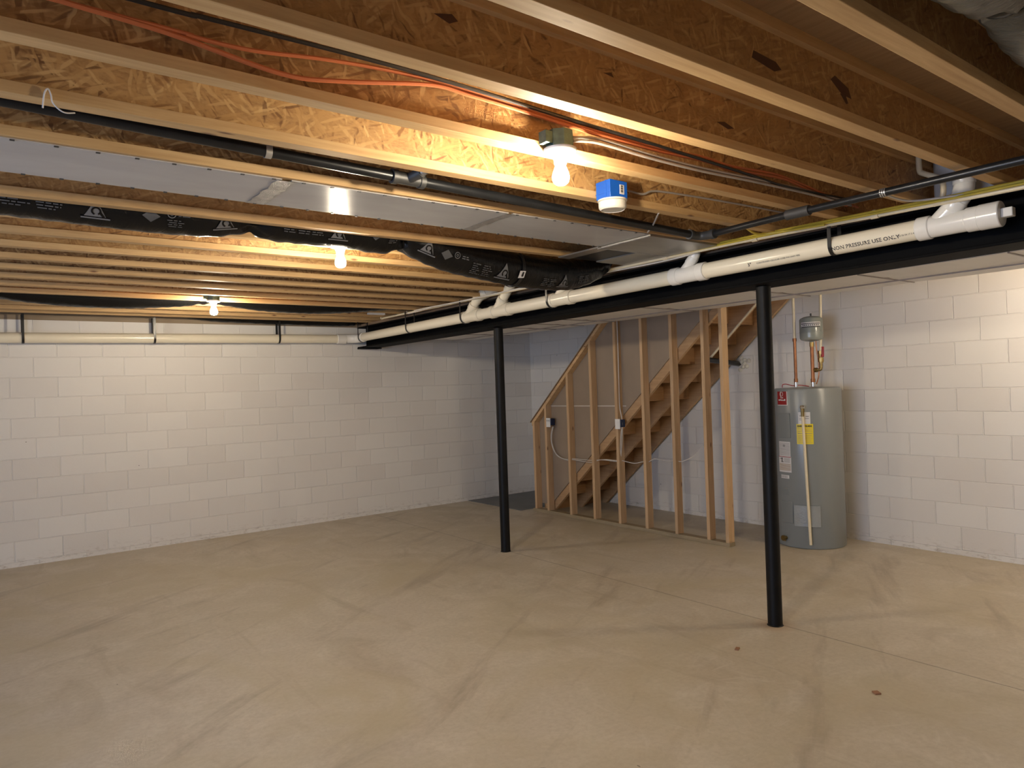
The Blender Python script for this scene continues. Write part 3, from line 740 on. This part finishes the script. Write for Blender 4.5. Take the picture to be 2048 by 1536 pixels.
flex('flexible_duct', [(-5.0, -.075, 2.535, .02), (-4.7, -.085, 2.53, .05), (-4.2, -.09, 2.522, .058), (-3.7, -.09, 2.518, .06), (-3.2, -.09, 2.515, .058), (-2.95, -.09, 2.52, .045)],
     'black duct tucked against the top of the left block wall near the beam')
fg, jg, at_g, _ = flex('flexible_duct', [(-7.2, -7.955, 2.62, .115), (-6.2, -7.955, 2.617, .117), (-5.5, -7.955, 2.612, .118), (-5.0, -7.955, 2.61, .116), (-4.80, -7.95, 2.62, .105), (-4.70, -7.945, 2.635, .085), (-4.6, -7.95, 2.62, .105), (-4.35, -7.955, 2.605, .122), (-3.9, -7.955, 2.60, .125), (-3.3, -7.955, 2.60, .12)],
     'grey plastic covered flexible duct in the top right corner', 'ductgrey', necks=(-4.70,))
pp = [at_g(-4.70, radians(q), .004) for q in range(-200, 161, 15)]
MB().tube(pp, .02, 6, sq=(1, .3)).build('black_tie', M['strap'], fg)

# ------------------------------------------------------------------ lamp fixtures
def lamp(x, y, label, boxside=1):
    r = thing('bare_bulb_light', (x, y, 2.49), label, 'light', 'bare bulb lights on the joists')
    n = 8; pr = [(x + .054 * cos(radians(22.5 + 45 * k)), y + .054 * sin(radians(22.5 + 45 * k))) for k in range(n)]
    MB().prism(pr, 2, 2.4965, 2.56).box((x - .085, y - .02, 2.505), (x - .05, y + .02, 2.55)).build('metal_box', M['green'], r, .002)
    h = MB().lathe([(.012, -.052), (.023, -.05), (.026, -.03), (.034, -.014), (.058, -.008), (.063, 0), (.063, .004), (.03, .0055)], (x, y, 2.491), 36).build('lampholder', M['porc'], r)
    MB().lathe([(.003, -.001), (.003, .001)], (x + .045, y, 2.4815), 8).build('screw', M['iron'], h)
    MB().lathe([(.006, 0), (.018, .0025), (.027, .010), (.0315, .022), (.032, .032), (.029, .047), (.022, .064), (.0165, .078), (.0145, .088)], (x, y, 2.362), 28).build('bulb', M['bulb'], r)
    return r
L0 = lamp(-5.118, -6.63, 'bare bulb nearest the camera, in a white base under a metal box')
LAMPS = [(-5.118, -4.625, 'bare bulb in the middle distance, right below the printed black duct'), (-5.118, -1.817, 'farthest and smallest bare bulb, near the left block wall'),
         (-0.95, -7.25, 'bare bulb beyond the beam, outside the right edge of the photo'), (-0.95, -9.4, 'added bare bulb out of frame, level with the camera, brightening the right wall')]  # last bulb is an unseen extra, added to lift the right wall
for x, y, l in LAMPS:
    d = dup(L0, (x - L0.location.x, y - L0.location.y, 0), l)
# smoke alarm on its blue box
bx, by = -4.437, -6.225
r = thing('junction_box', (bx, by, 2.49), 'bright blue plastic box on a joist with a white barcode sticker', 'box')
MB().box((bx - .058, by - .045, 2.488), (bx + .058, by + .05, 2.572)).build('shell', M['blue'], r, .003)
MB().box((bx - .0595, by - .02, 2.488), (bx - .057, by - .012, 2.572)).box((bx - .06, by - .045, 2.512), (bx - .057, by + .05, 2.516)).build('rib', M['blue'], r)
k = MB().box((bx + .005, by - .0462, 2.508), (bx + .034, by - .045, 2.553)).build('sticker', M['paper'], r)
m = MB()
for i in range(9): m.box((bx + .012, by - .0468, 2.514 + i * .004), (bx + .027, by - .0461, 2.516 + i * .004 + (.0012 if i % 3 else 0)))
m.build('barcode', M['ink'], k)
r = thing('smoke_alarm', (bx, by, 2.445), 'round white smoke alarm hanging under the blue box', 'smoke alarm')
MB().lathe([(.062, 0), (.070, .004), (.070, .010), (.055, .011)], (bx, by, 2.477), 36).build('mounting_plate', M['alarm'], r)
MB().lathe([(.01, 0), (.045, 0), (.047, .003), (.053, .003), (.056, -.001), (.063, .006), (.066, .012), (.066, .036)], (bx, by, 2.441), 40).build('cover', M['alarm'], r)

# ------------------------------------------------------------------ cables in the joist bays
YW = -6.575
cable('orange_cable', [(-8.5, YW, 2.63), (-6.9, YW, 2.625), (-6.708, YW, 2.607), (-6.458, YW, 2.593), (-6.15, YW, 2.556), (-5.96, YW, 2.577), (-5.635, YW, 2.640), (-5.473, YW, 2.638), (-5.2, YW, 2.63), (-4.924, YW - .01, 2.612), (-4.5, YW, 2.612), (-4.208, YW, 2.620), (-3.984, YW, 2.610), (-3.7, YW, 2.628), (-3.5, YW, 2.63), (-3.186, YW, 2.590), (-2.92, YW, 2.575)], .0075, 'orange', 'lower orange cable along the joist, dipping left of the nearest bulb', grp='orange cables behind the nearest bulb')
cable('orange_cable', [(-8.5, YW, 2.61), (-6.6, YW, 2.605), (-6.395, YW, 2.60), (-6.234, YW, 2.603), (-6.023, YW, 2.631), (-5.821, YW, 2.649), (-5.635, YW, 2.655), (-5.473, YW, 2.653), (-5.2, YW, 2.644), (-4.924, YW, 2.632), (-4.5, YW, 2.625), (-4.208, YW, 2.636), (-3.984, YW, 2.628), (-3.653, YW, 2.645), (-3.4, YW, 2.632), (-3.1, YW, 2.60), (-2.8, YW, 2.58)], .0065, 'orange', 'upper orange cable along the joist behind the nearest bulb', grp='orange cables behind the nearest bulb')
cable('black_cable', [(-8.5, YW - .012, 2.66), (-6.587, YW - .012, 2.652), (-6.368, YW - .012, 2.655), (-5.958, YW - .012, 2.662), (-5.556, YW - .012, 2.66), (-5.03, YW - .012, 2.642), (-4.545, YW - .012, 2.63), (-3.9, YW - .012, 2.605), (-3.568, YW - .012, 2.590), (-3.2, YW - .012, 2.597), (-2.866, YW - .012, 2.61)], .007, 'blackcable', 'straight black cable above the orange cables')
cable('white_cable', [(-5.06, -6.63, 2.55), (-4.975, -6.60, 2.575), (-4.85, YW - .01, 2.594), (-4.547, YW - .01, 2.582), (-4.21, YW - .01, 2.580), (-3.826, YW - .01, 2.590), (-3.286, YW - .01, 2.598), (-2.9, YW - .01, 2.59)], .0065, 'greycable', 'upper whitish cable leaving the metal box of the nearest bulb', grp='whitish cables at the nearest bulb')
cable('white_cable', [(-5.06, -6.64, 2.535), (-4.975, -6.61, 2.56), (-4.85, YW - .012, 2.576), (-4.547, YW - .012, 2.566), (-4.21, YW - .012, 2.565), (-3.826, YW - .012, 2.575), (-3.286, YW - .012, 2.582), (-2.9, YW - .012, 2.575)], .0065, 'greycable', 'lower whitish cable leaving the metal box of the nearest bulb', grp='whitish cables at the nearest bulb')
cable('white_cable', [(bx + .05, -6.20, 2.555), (-4.272, -6.175, 2.568), (-4.164, -6.172, 2.566), (-4.069, -6.172, 2.595), (-3.8, -6.172, 2.607), (-3.619, -6.172, 2.612), (-3.2, -6.172, 2.62), (-2.9, -6.172, 2.622)], .0055, 'greycable', 'whitish cable stapled to the joist right of the blue box')
cable('wire_loop', [(-6.711, -6.178, 2.470), (-6.706, -6.18, 2.512), (-6.697, -6.18, 2.528), (-6.690, -6.18, 2.512), (-6.685, -6.18, 2.488), (-6.660, -6.178, 2.468), (-6.630, -6.172, 2.474)], .0022, 'paper', 'small loose white wire hooked over a joist at the far left', 'wire')
cable('metal_rod', [(-4.0, -6.13, 2.50), (-3.85, -5.95, 2.48), (-3.72, -5.80, 2.492)], .005, 'greycable', 'thin grey strip slanting across the gas pipe near its elbow', 'strip')
tag(MB().box((-3.34, -1.33, 2.480), (-3.14, -1.285, 2.4995)).build('door_shim', M['paper'], origin=(-3.2, -1.3, 2.49)), 'small pale block stuck under the joists near the corner end of the beam', 'block')
for z0, yy in ((2.505, -6.78),):
    cable('white_cable', [(-3.35, -6.98, 2.485), (-3.15, -7.0, 2.475), (-3.05, -7.1, 2.478), (-2.99, -7.25, 2.483), (-2.98, -7.6, 2.50)], .005, 'whitecable', 'white cable crossing under the black pipe near the lettered drain')

# ------------------------------------------------------------------ stair wall
FX0, FX1 = -1.118, -1.029
r = thing('stud_wall', (-1.07, -2.85, 0), 'open wooden stud wall beside the stairs with a sloping top', 'stud wall')
MB().box((FX0, -4.375, 0), (FX1, -1.36, .038)).build('bottom_plate', M['plate'], r, .002)
SL = .895
def tp(y): return 1.115 + SL * (-1.40 - y)     # underside of sloping plate at stud line
ys = [-1.402, -1.645, -2.075, -2.49, -2.898, -3.30, -3.71, -4.112, -4.331]
tops = []
for i, y in enumerate(ys):
    y0, y1 = y - .038, y
    z1, z0 = min(2.42, tp(y1)), min(2.42, tp(y0))
    MB().add([(FX0, y0, .038), (FX1, y0, .038), (FX1, y1, .038), (FX0, y1, .038), (FX0, y0, z0), (FX1, y0, z0), (FX1, y1, z1), (FX0, y1, z1)],
             [(0, 3, 2, 1), (4, 5, 6, 7), (0, 1, 5, 4), (1, 2, 6, 5), (2, 3, 7, 6), (3, 0, 4, 7)]).build('stud', M['lumz'], r, .002)
ye = -1.40 - (2.45 - 1.115) / SL
MB().prism([(-1.385, tp(-1.385)), (ye, tp(ye)), (ye, tp(ye) + .045), (-1.385, tp(-1.385) + .052)], 0, FX0, FX1).build('sloping_top_plate', M['lumy'], r, .002)
MB().box((FX0, -4.375, 2.42), (FX1, ye + .0, 2.458)).build('top_plate', M['lumy'], r)
MB().box((FX0, -4.375, 2.458), (FX1, ye + .0, 2.496)).build('top_plate', M['lumy'], r)
bt = lambda y: .165 + .868 * (-1.675 - y)       # top line of the stringer band
dry = [(-1.385, .10), (-1.60, .10), (-1.675, .15), (-4.0, bt(-4.0)), (-4.30, 2.40), (-4.30, 2.45), (ye, 2.45), (-1.385, tp(-1.385) + .06)]
MB().prism(dry, 0, FX1 + .001, FX1 + .0135).build('drywall', M['dry'], r)
MB().box((FX1 - .0015, -2.99, 1.352), (FX1 + .001, -1.40 - .26, 1.362)).build('sheet_joint', M['drytape'], r)
MB().prism([(-1.37, tp(-1.37) + .056), (ye - .02, tp(ye - .02) + .049), (ye - .02, tp(ye - .02) + .061), (-1.37, tp(-1.37) + .068)], 0, FX0 - .014, FX1 + .016).build('cap_edge', M['silly'], r)
# switch boxes and their cables
def switch(y, z, label, side=1):
    q = thing('switch_box', (FX0, y, z), label, 'switch', 'electrical boxes on the stair studs')
    MB().box((FX0 - .004, y - .045, z - .035), (FX0 + .06, y - .002, z + .05)).build('back_box', M['navy'], q, .002)
    pl = MB().box((FX0 - .012, y - .034, z - .057), (FX0 - .004, y + .042, z + .057)).build('cover_plate', M['white'], q, .002)
    return q, pl
q, pl = switch(-1.735, 1.152, 'white outlet plate on a dark box, on the second stud from the left')
MB().box((FX0 - .015, -1.72, 1.165), (FX0 - .012, -1.708, 1.185)).box((FX0 - .015, -1.755, 1.165), (FX0 - .012, -1.743, 1.185)).build('toggle', M['greyink'], pl)
q, pl = switch(-2.945, 1.158, 'white switch plate on a dark box, on the fifth stud from the left')
MB().box((FX0 - .014, -2.953, 1.13), (FX0 - .012, -2.928, 1.186)).build('rocker', M['white'], pl)
gw = 'white cables strung through the stair studs'
cable('white_cable', [(-1.085, -1.765, 1.10), (-1.08, -1.723, 1.006), (-1.075, -1.714, .92), (-1.07, -1.738, .825), (-1.07, -1.80, .754), (-1.07, -1.91, .708), (-1.07, -2.036, .702), (-1.085, -2.114, .717), (-1.08, -2.43, .716), (-1.07, -2.515, .722), (-1.08, -2.70, .741), (-1.07, -2.85, .738), (-1.075, -2.92, .757), (-1.10, -2.945, .89), (-1.10, -2.962, 1.05), (-1.09, -2.97, 1.12)], .0045, 'whitecable', 'white cable looping from the left outlet box through the studs to the switch', grp=gw)
cable('white_cable', [(-1.085, -1.775, 1.10), (-1.08, -1.737, 1.0), (-1.075, -1.727, .90), (-1.07, -1.76, .80), (-1.07, -1.84, .725), (-1.07, -2.036, .686), (-1.09, -2.10, .706), (-1.08, -2.44, .692), (-1.07, -2.514, .71), (-1.08, -2.615, .733), (-1.07, -2.85, .728), (-1.07, -2.93, .742), (-1.075, -3.12, .725), (-1.06, -3.234, .746), (-1.07, -3.33, .752), (-1.07, -3.42, .79), (-1.06, -3.56, .775), (-1.07, -3.72, .785), (-1.07, -3.80, .79), (-1.05, -3.92, .846), (-1.06, -4.05, .955), (-1.085, -4.12, 1.02)], .0045, 'whitecable', 'white cable hanging on through the studs towards the right end of the stair wall', grp=gw)
cable('white_cable', [(-1.085, -2.945, 2.41), (-1.085, -2.947, 1.98), (-1.08, -2.937, 1.6), (-1.085, -2.943, 1.36), (-1.095, -2.975, 1.24), (-1.098, -2.985, 1.16), (-1.095, -2.975, 1.04), (-1.085, -2.95, .89), (-1.08, -2.925, .76)], .0055, 'whitecable', 'white cable running straight down the fifth stud past the switch', grp=gw)

# ------------------------------------------------------------------ stairs
r = thing('staircase', (-.5, -3, 0), 'unfinished wooden stairs climbing to the right, seen from below', 'stairs')
SLs = .868; RISE = .2; RUN = RISE / SLs
ny = lambda i: -1.675 - (RISE * i - .165) / SLs
zb = lambda y: bt(y) - .125
NST = 13
poly = [(ny(0) , 0)]
up = []
for i in range(1, NST + 1):
    up += [(ny(i - 1) if i > 1 else ny(1) + RUN, RISE * i), (ny(i), RISE * i)]
ytop = ny(NST)
yb0 = -1.675 - (.125 - .165 + 0) / SLs     # band underside meets floor
prof = [(yb0, 0.0), (ny(1) + RUN, 0.0)] + up + [(ytop, zb(ytop))]
for x0, x1 in ((-1.012, -.974), (-.52, -.482), (-.075, -.037)):
    MB().prism(prof, 0, x0, x1).build('stringer', M['stairw'], r, .0015)
for i in range(1, NST + 1):
    MB().box((-1.012, ny(i) - .0, RISE * i), (-.02, ny(i - 1) + .025 if i > 1 else ny(1) + RUN + .025, RISE * i + .027)).build('tread', M['tread'], r, .002)
    yr = ny(i - 1) if i > 1 else ny(1) + RUN
    MB().box((-1.012, yr + .0, RISE * (i - 1) + (.027 if i > 1 else 0)), (-.02, yr + .016, RISE * i)).build('riser', M['tread'], r)
MB().box((-.020, -4.6, .0), (-.019, -4.6 + .001, .001)).build('shim', M['tread'], r) if False else None
r2 = thing('wall_pipe', (-.02, -3.775, 1.8), 'short black pipe poking out of the block wall under the stairs', 'pipe')
MB().cyl((-.002, -3.765, 1.787), (-.62, -3.805, 1.835), .028, 20).build('sleeve', M['strap'], r2)
m = MB()
for i in range(9):
    a = i * 2.4; q = .02 + .008 * i
    m.lathe([(.004, 0), (.022, .010), (.026, .022), (.012, .0262)], (-.026, -3.765 - cos(a) * q - .05, 1.787 + sin(a) * q), 10, 'x')
m.build('foam_patch', M['foam'], r2, smooth=80)
o = MB().cyl((-.535, -3.72, 1.80), (-.535, -4.42, 2.42), .012, 12).build('condensate_tube', M['cpvc'], origin=(-.535, -3.72, 1.8)); tag(o, 'thin pale tube running up the middle stair stringer', 'pipe')

# ------------------------------------------------------------------ grey pad at stair foot
tag(MB().box((-1.235, -1.235, 0), (-.012, -.012, .006)).build('floor_pad', M['mat'], origin=(-.6, -.6, 0)), 'flat grey pad on the floor in the far corner at the stair foot', 'floor pad')

M['chip'] = plain('wood_chip', (.30, .15, .08), .7)
def chip(x, y, w, l, a, label):
    m = MB().bar((x - cos(a) * l / 2, y - sin(a) * l / 2, .004), (x + cos(a) * l / 2, y + sin(a) * l / 2, .004), w, .008)
    tag(m.build('wood_chip', M['chip'], origin=(x, y, 0)), label, 'wood chip', 'scraps on the concrete floor')
chip(-3.285, -6.00, .022, .04, .4, 'small reddish wood chip on the floor left of the nearest post foot')
chip(-3.282, -6.823, .03, .034, 1.0, 'small square tan chip on the floor at the lower right')

# ------------------------------------------------------------------ water heater
HC = Vector((-.409, -4.804, 0)); HR = .312
r = thing('water_heater', HC, 'tall grey cylindrical water heater standing by the right block wall', 'water heater')
body = MB().lathe([(HR - .02, 0), (HR - .004, .004), (HR, .012), (HR, 1.485), (HR - .006, 1.503), (HR - .03, 1.512), (.05, 1.52)], HC, 72).build('body', M['heater'], r)
def on(ang, z, ex=0): a = radians(ang); return (HC.x + (HR + ex) * cos(a), HC.y + (HR + ex) * sin(a), z)
def patch(name, a0, a1, z0, z1, ex, mat, par, th=.0015, bevel=0):
    n = 8; V = []; F = []
    for e in (0, ex):
        for i in range(n + 1):
            a = a0 + (a1 - a0) * i / n
            V += [on(a, z0, e), on(a, z1, e)]
    q = 2 * (n + 1)
    for i in range(n): F += [(q + 2 * i, q + 2 * i + 2, q + 2 * i + 3, q + 2 * i + 1), (2 * i + 1, 2 * i + 3, q + 2 * i + 3, q + 2 * i + 1), (2 * i, q + 2 * i, q + 2 * i + 2, 2 * i + 2)]
    F += [(0, 1, q + 1, q), (2 * n, q + 2 * n, q + 2 * n + 1, 2 * n + 1)]
    return MB().add(V, F).build(name, M[mat], par, bevel, smooth=30)
def patches(name, L, ex, mat, par):
    m = MB()
    for a0, a1, z0, z1 in L:
        n = 3; V = []; F = []
        for i in range(n + 1):
            a = a0 + (a1 - a0) * i / n; V += [on(a, z0, ex), on(a, z1, ex)]
        for i in range(n): F.append((2 * i, 2 * i + 2, 2 * i + 3, 2 * i + 1))
        m.add(V, F)
    return m.build(name, M[mat], par, smooth=0, fix=False)
# angles run counter-clockwise seen from above: larger angle = further right in the photo (180 faces -x)
patch('access_panel', 156, 181.5, 1.04, 1.275, .008, 'heaterd', r, bevel=.004)
patch('access_panel', 157, 181.5, .229, .438, .008, 'heaterd', r, bevel=.004)
patch('label_plate', 156, 174, .497, .561, .004, 'heaterd', r, bevel=.002)
lab = patch('red_label', 155, 176.5, 1.355, 1.482, .002, 'redlabel', r)
patches('label_border', [(176.5, 178.3, 1.352, 1.482), (155, 178.3, 1.349, 1.355)], .0021, 'paper', lab)
L = []
for i in range(14):
    a = 2 * pi * i / 14; b_ = 2 * pi * (i + 1) / 14
    L.append((165.5 + 3.6 * cos(a) - .5, 165.5 + 3.6 * cos(a) + .5, 1.457 + .020 * sin(a) - .0035, 1.457 + .020 * sin(a) + .0035))
patches('label_emblem', L + [(163.2, 164.6, 1.43, 1.48)], .0035, 'paper', lab)
patches('label_lines', [(163, 169.5, 1.418, 1.426), (158.5, 161, 1.393, 1.408), (161.8, 164.5, 1.395, 1.408), (165.2, 168, 1.393, 1.406), (168.6, 171, 1.393, 1.402), (171.4, 174, 1.393, 1.411)], .0035, 'paper', lab)
lab = patch('paper_label', 155, 180, .86, 1.003, .002, 'paper', r)
patches('label_lines', [(156, 179, .985 - i * .0125, .990 - i * .0125) for i in range(10)] + [(165, 170, .955, .972)], .0032, 'greyink', lab)
lab = patch('warning_label', 153.5, 181, .712, .862, .0026, 'paper', r)
patches('warning_band', [(153.5, 181, .855, .861)], .004, 'redlabel', lab)
patches('warning_picture', [(156, 163, .838, .842), (160.5, 163.5, .838, .848), (161, 163, .812, .84), (160, 165.5, .807, .813)], .004, 'ink', lab)
patches('warning_lines', [(167, 179, .842 - i * .009, .846 - i * .009) for i in range(5)], .004, 'greyink', lab)
patches('warning_text', [(155, 180, .785 - i * .011, .791 - i * .011) for i in range(6)], .004, 'brownink', lab)
lab = patch('barcode_label', 158, 176, .652, .684, .002, 'paper', r)
patches('barcode', [(159 + i * 2.1, 159.9 + i * 2.1, .657, .679) for i in range(7)], .0032, 'greyink', lab)
lab = patch('small_white_label', 195.9, 215.3, 1.172, 1.285, .002, 'paper', r)
patches('label_lines', [(198, 201, 1.245, 1.256), (197.5, 203, 1.225, 1.231), (197.5, 203, 1.21, 1.216), (208, 213, 1.24, 1.25), (207, 213, 1.222, 1.229)], .0032, 'greyink', lab)
lab = patch('energy_label', 192.7, 219.3, .985, 1.174, .0026, 'yellowlabel', r)
def heat_text(s, a_start, z, size, mat, par, stretch=1.0, thick=0.):
    vs, fs = text_geo(s, size, stretch, thick); V = [on(a_start + math.degrees(x / HR), z + y, .0042) for x, y in vs]
    return MB().add(V, fs).build('label_lettering', M[mat], par, smooth=0, fix=False)
heat_text('ENERGYGUIDE', 194.2, 1.146, .0235, 'ink', lab, .80, .0008)
patches('label_lines', [(194.5, 217.5, 1.128 - i * .012, 1.131 - i * .012) for i in range(3)] + [(194.5, 217.5, 1.084, 1.089)] + [(195, 217 - (i % 3), 1.068 - i * .011, 1.0705 - i * .011) for i in range(6)] + [(194.5, 217.5, .998, 1.001)], .004, 'brownink', lab)
bag = patch('plastic_pouch', 183.5, 226.5, .209, .41, .010, 'plastic', r, bevel=.004)
# relief valve and discharge tube
va = 204.0
m = MB(); p0 = Vector(on(va, 1.306, 0)); dirv = Vector((cos(radians(va)), sin(radians(va)), 0)); pv = p0 + dirv * .035
m.cyl(p0 - dirv * .01, pv, .014, 14).cyl(pv + Vector((0, 0, .015)), pv - Vector((0, 0, .06)), .015, 14).build('relief_valve', M['brass'], r)
MB().lathe([(.006, 0), (.022, .004), (.024, .018), (.016, .032), (.005, .036)], pv + Vector((0, 0, .012)), 18).build('valve_cap', M['chrome'], r)
tb = Vector(on(209.2, .05, .03))
MB().cyl(pv - Vector((0, 0, .055)), tb, .0125, 16).build('discharge_tube', M['cpvc'], r)
p0 = Vector(on(165.2, .084, 0)); dv = Vector((cos(radians(165.2)), sin(radians(165.2)), 0))
MB().cyl(p0 - dv * .005, p0 + dv * .03, .016, 14).cyl(p0 + dv * .03, p0 + dv * .045, .026, 10).cyl(p0 + dv * .02, p0 + dv * .02 - Vector((0, 0, .03)), .010, 10).build('drain_valve', M['brass'], r)
# pipes over the heater
hx, hy = -.455, -4.727
q = thing('hot_water_pipe', (hx, hy, 1.515), 'left vertical pipe over the water heater, copper below and cream above', 'pipe')
MB().cyl((hx, hy, 1.5195), (hx, hy, 1.57), .018, 16).build('nipple', M['chrome'], q)
MB().cyl((hx, hy, 1.565), (hx, hy, 1.99), .0145, 16).cyl((hx, hy, 1.565), (hx, hy, 1.60), .019, 16).cyl((hx, hy, 1.965), (hx, hy, 1.995), .019, 16).build('copper_tube', M['copper'], q)
MB().cyl((hx, hy, 1.99), (hx - .002, hy, 2.73), .0135, 16).build('plastic_tube', M['cpvc'], q)
cx, cy = -.376, -4.859
q = thing('cold_water_pipe', (cx, cy, 1.515), 'copper pipe below the small expansion tank with a red valve handle', 'pipe')
MB().cyl((cx, cy, 1.5195), (cx, cy, 1.56), .018, 16).build('nipple', M['chrome'], q)
MB().cyl((cx, cy, 1.555), (cx, cy, 1.915), .017, 16).cyl((cx, cy, 1.56), (cx, cy, 1.595), .022, 16).build('copper_tube', M['copper'], q)
MB().cyl((cx, cy, 1.905), (cx, cy, 1.948), .021, 16).build('union', M['brass'], q)
ex_, ey = -.337, -4.925
MB().tube(smoothpath([(cx, cy, 1.678), (-.355, -4.893, 1.678), (-.342, -4.916, 1.68), (ex_, ey, 1.70), (ex_, ey, 1.76)], 5), .0145, 14).lathe([(.022, -.02), (.022, .02)], (-.365, -4.878, 1.678), 12, 'y').build('copper_elbow', M['brass'], q)
MB().cyl((ex_, ey, 1.745), (ex_, ey, 1.86), .021, 14).cyl((ex_, ey, 1.755), (ex_, ey, 1.79), .027, 8).cyl((ex_, ey, 1.83), (ex_, ey, 1.862), .026, 8).build('ball_valve', M['brass'], q)
MB().bar((ex_ - .028, ey - .035, 1.80), (ex_ - .03, ey - .04, 1.90), .024, .010, (1, 0, 0)).bar((ex_ - .01, ey - .005, 1.81), (ex_ - .03, ey - .036, 1.81), .012, .012).build('red_handle', M['red'], q, .003)
MB().cyl((ex_, ey, 1.85), (-.325, -4.947, 2.73), .0135, 16).build('plastic_tube', M['cpvc'], q)
MB().tube(smoothpath([(-.37, -4.888, 1.54), (-.352, -4.905, 1.62), (-.348, -4.907, 1.75), (-.36, -4.895, 1.90), (-.362, -4.893, 2.05), (-.361, -4.894, 2.2)], 5), .006, 8).build('thin_copper_tube', M['copper'], q)
q = thing('expansion_tank', (cx, cy, 1.95), 'small grey expansion tank with a striped label, standing on the copper pipe', 'tank')
tb_ = MB().lathe([(.018, -.004), (.02, .004), (.06, .008), (.095, .020), (.106, .036), (.107, .045), (.107, .09), (.1085, .092), (.1085, .10), (.107, .102), (.107, .215), (.10, .228), (.07, .243), (.03, .250), (.012, .252)], (cx, cy, 1.952), 48).build('shell', M['tank'], q)
MB().lathe([(.008, 0), (.008, .024), (.005, .026)], (cx, cy, 2.203), 12).build('air_valve', M['iron'], q)
vd = math.degrees(atan2(-8.635 - cy, -6.896 - cx))
def tankpatch(name, L, mat, ex):
    m = MB()
    for a0, a1, z0, z1 in L:
        n = 10; V = []; F = []
        for i in range(n + 1):
            a = radians(vd + a0 + (a1 - a0) * i / n); V += [(cx + (.107 + ex) * cos(a), cy + (.107 + ex) * sin(a), z0), (cx + (.107 + ex) * cos(a), cy + (.107 + ex) * sin(a), z1)]
        for i in range(n): F.append((2 * i, 2 * i + 2, 2 * i + 3, 2 * i + 1))
        m.add(V, F)
    return m.build(name, M[mat], tb_, smooth=60, fix=False)
tankpatch('white_label_band', [(-56, 50, 2.096, 2.140)], 'paper', .0008)
tankpatch('black_stripe', [(-54, 46, 2.122, 2.129), (-52, 46, 2.090, 2.098)], 'ink', .0016)
tankpatch('label_marks', [(-44 + i * 9.5, -44 + i * 9.5 + 6, 2.106, 2.115) for i in range(9)], 'ink', .0016)
cable('thin_wire', [(-.525, -4.62, 1.518), (-.525, -4.625, 1.545), (-.50, -4.65, 1.55), (-.47, -4.70, 1.532), (-.44, -4.76, 1.535), (-.40, -4.83, 1.522)], .004, 'red', 'thin red wire lying on top of the water heater', 'wire')

# ------------------------------------------------------------------ light
W = bpy.data.worlds.new('daylight'); S.world = W; W.use_nodes = True
nt = W.node_tree; bg = nt.nodes['Background']; bg.inputs[0].default_value = (.56, .70, 1.0, 1); bg.inputs[1].default_value = 13.0
pl_ = bpy.data.lights.new('window_portal', 'AREA'); pl_.shape = 'RECTANGLE'; pl_.size = WY1 - WY0; pl_.size_y = WZ1 - WZ0
pl_.cycles.is_portal = True
po = bpy.data.objects.new('window_portal', pl_); COL.objects.link(po)
po.location = (XW - .19, (WY0 + WY1) / 2, (WZ0 + WZ1) / 2); po.rotation_euler = (0, radians(-90), 0)
po.rotation_euler = Matrix(((0, 0, -1), (1, 0, 0), (0, 1, 0))).to_euler() if False else Vector((-1, 0, 0)).to_track_quat('Z', 'Y').to_euler()

# ------------------------------------------------------------------ camera
cam = bpy.data.cameras.new('camera'); co = bpy.data.objects.new('camera', cam); COL.objects.link(co)
cam.sensor_fit = 'HORIZONTAL'; cam.sensor_width = 36.0; cam.lens = 36.0 * 1429.5 / 2048
cam.clip_start = .05
yaw, pit, rol = .9235, .0043, -.0343
f = Vector((cos(yaw) * cos(pit), sin(yaw) * cos(pit), sin(pit))); rt = f.cross(Vector((0, 0, 1))).normalized(); u = rt.cross(f)
r2_ = rt * cos(rol) + u * sin(rol); u2 = u * cos(rol) - rt * sin(rol)
mt = Matrix((r2_, u2, -f)).transposed().to_4x4(); mt.translation = Vector((-6.8959, -8.6348, 1.6133))
co.matrix_world = mt
S.camera = co
S.view_settings.view_transform = 'Standard'; S.view_settings.look = 'None'; S.view_settings.gamma = 1; S.view_settings.use_curve_mapping = False
S.view_settings.exposure = -0.38
try:
    S.cycles.use_denoising = True; S.cycles.max_bounces = 7; S.cycles.diffuse_bounces = 4; S.cycles.glossy_bounces = 3; S.cycles.adaptive_threshold = .02; S.cycles.sample_clamp_indirect = 6
except Exception: pass
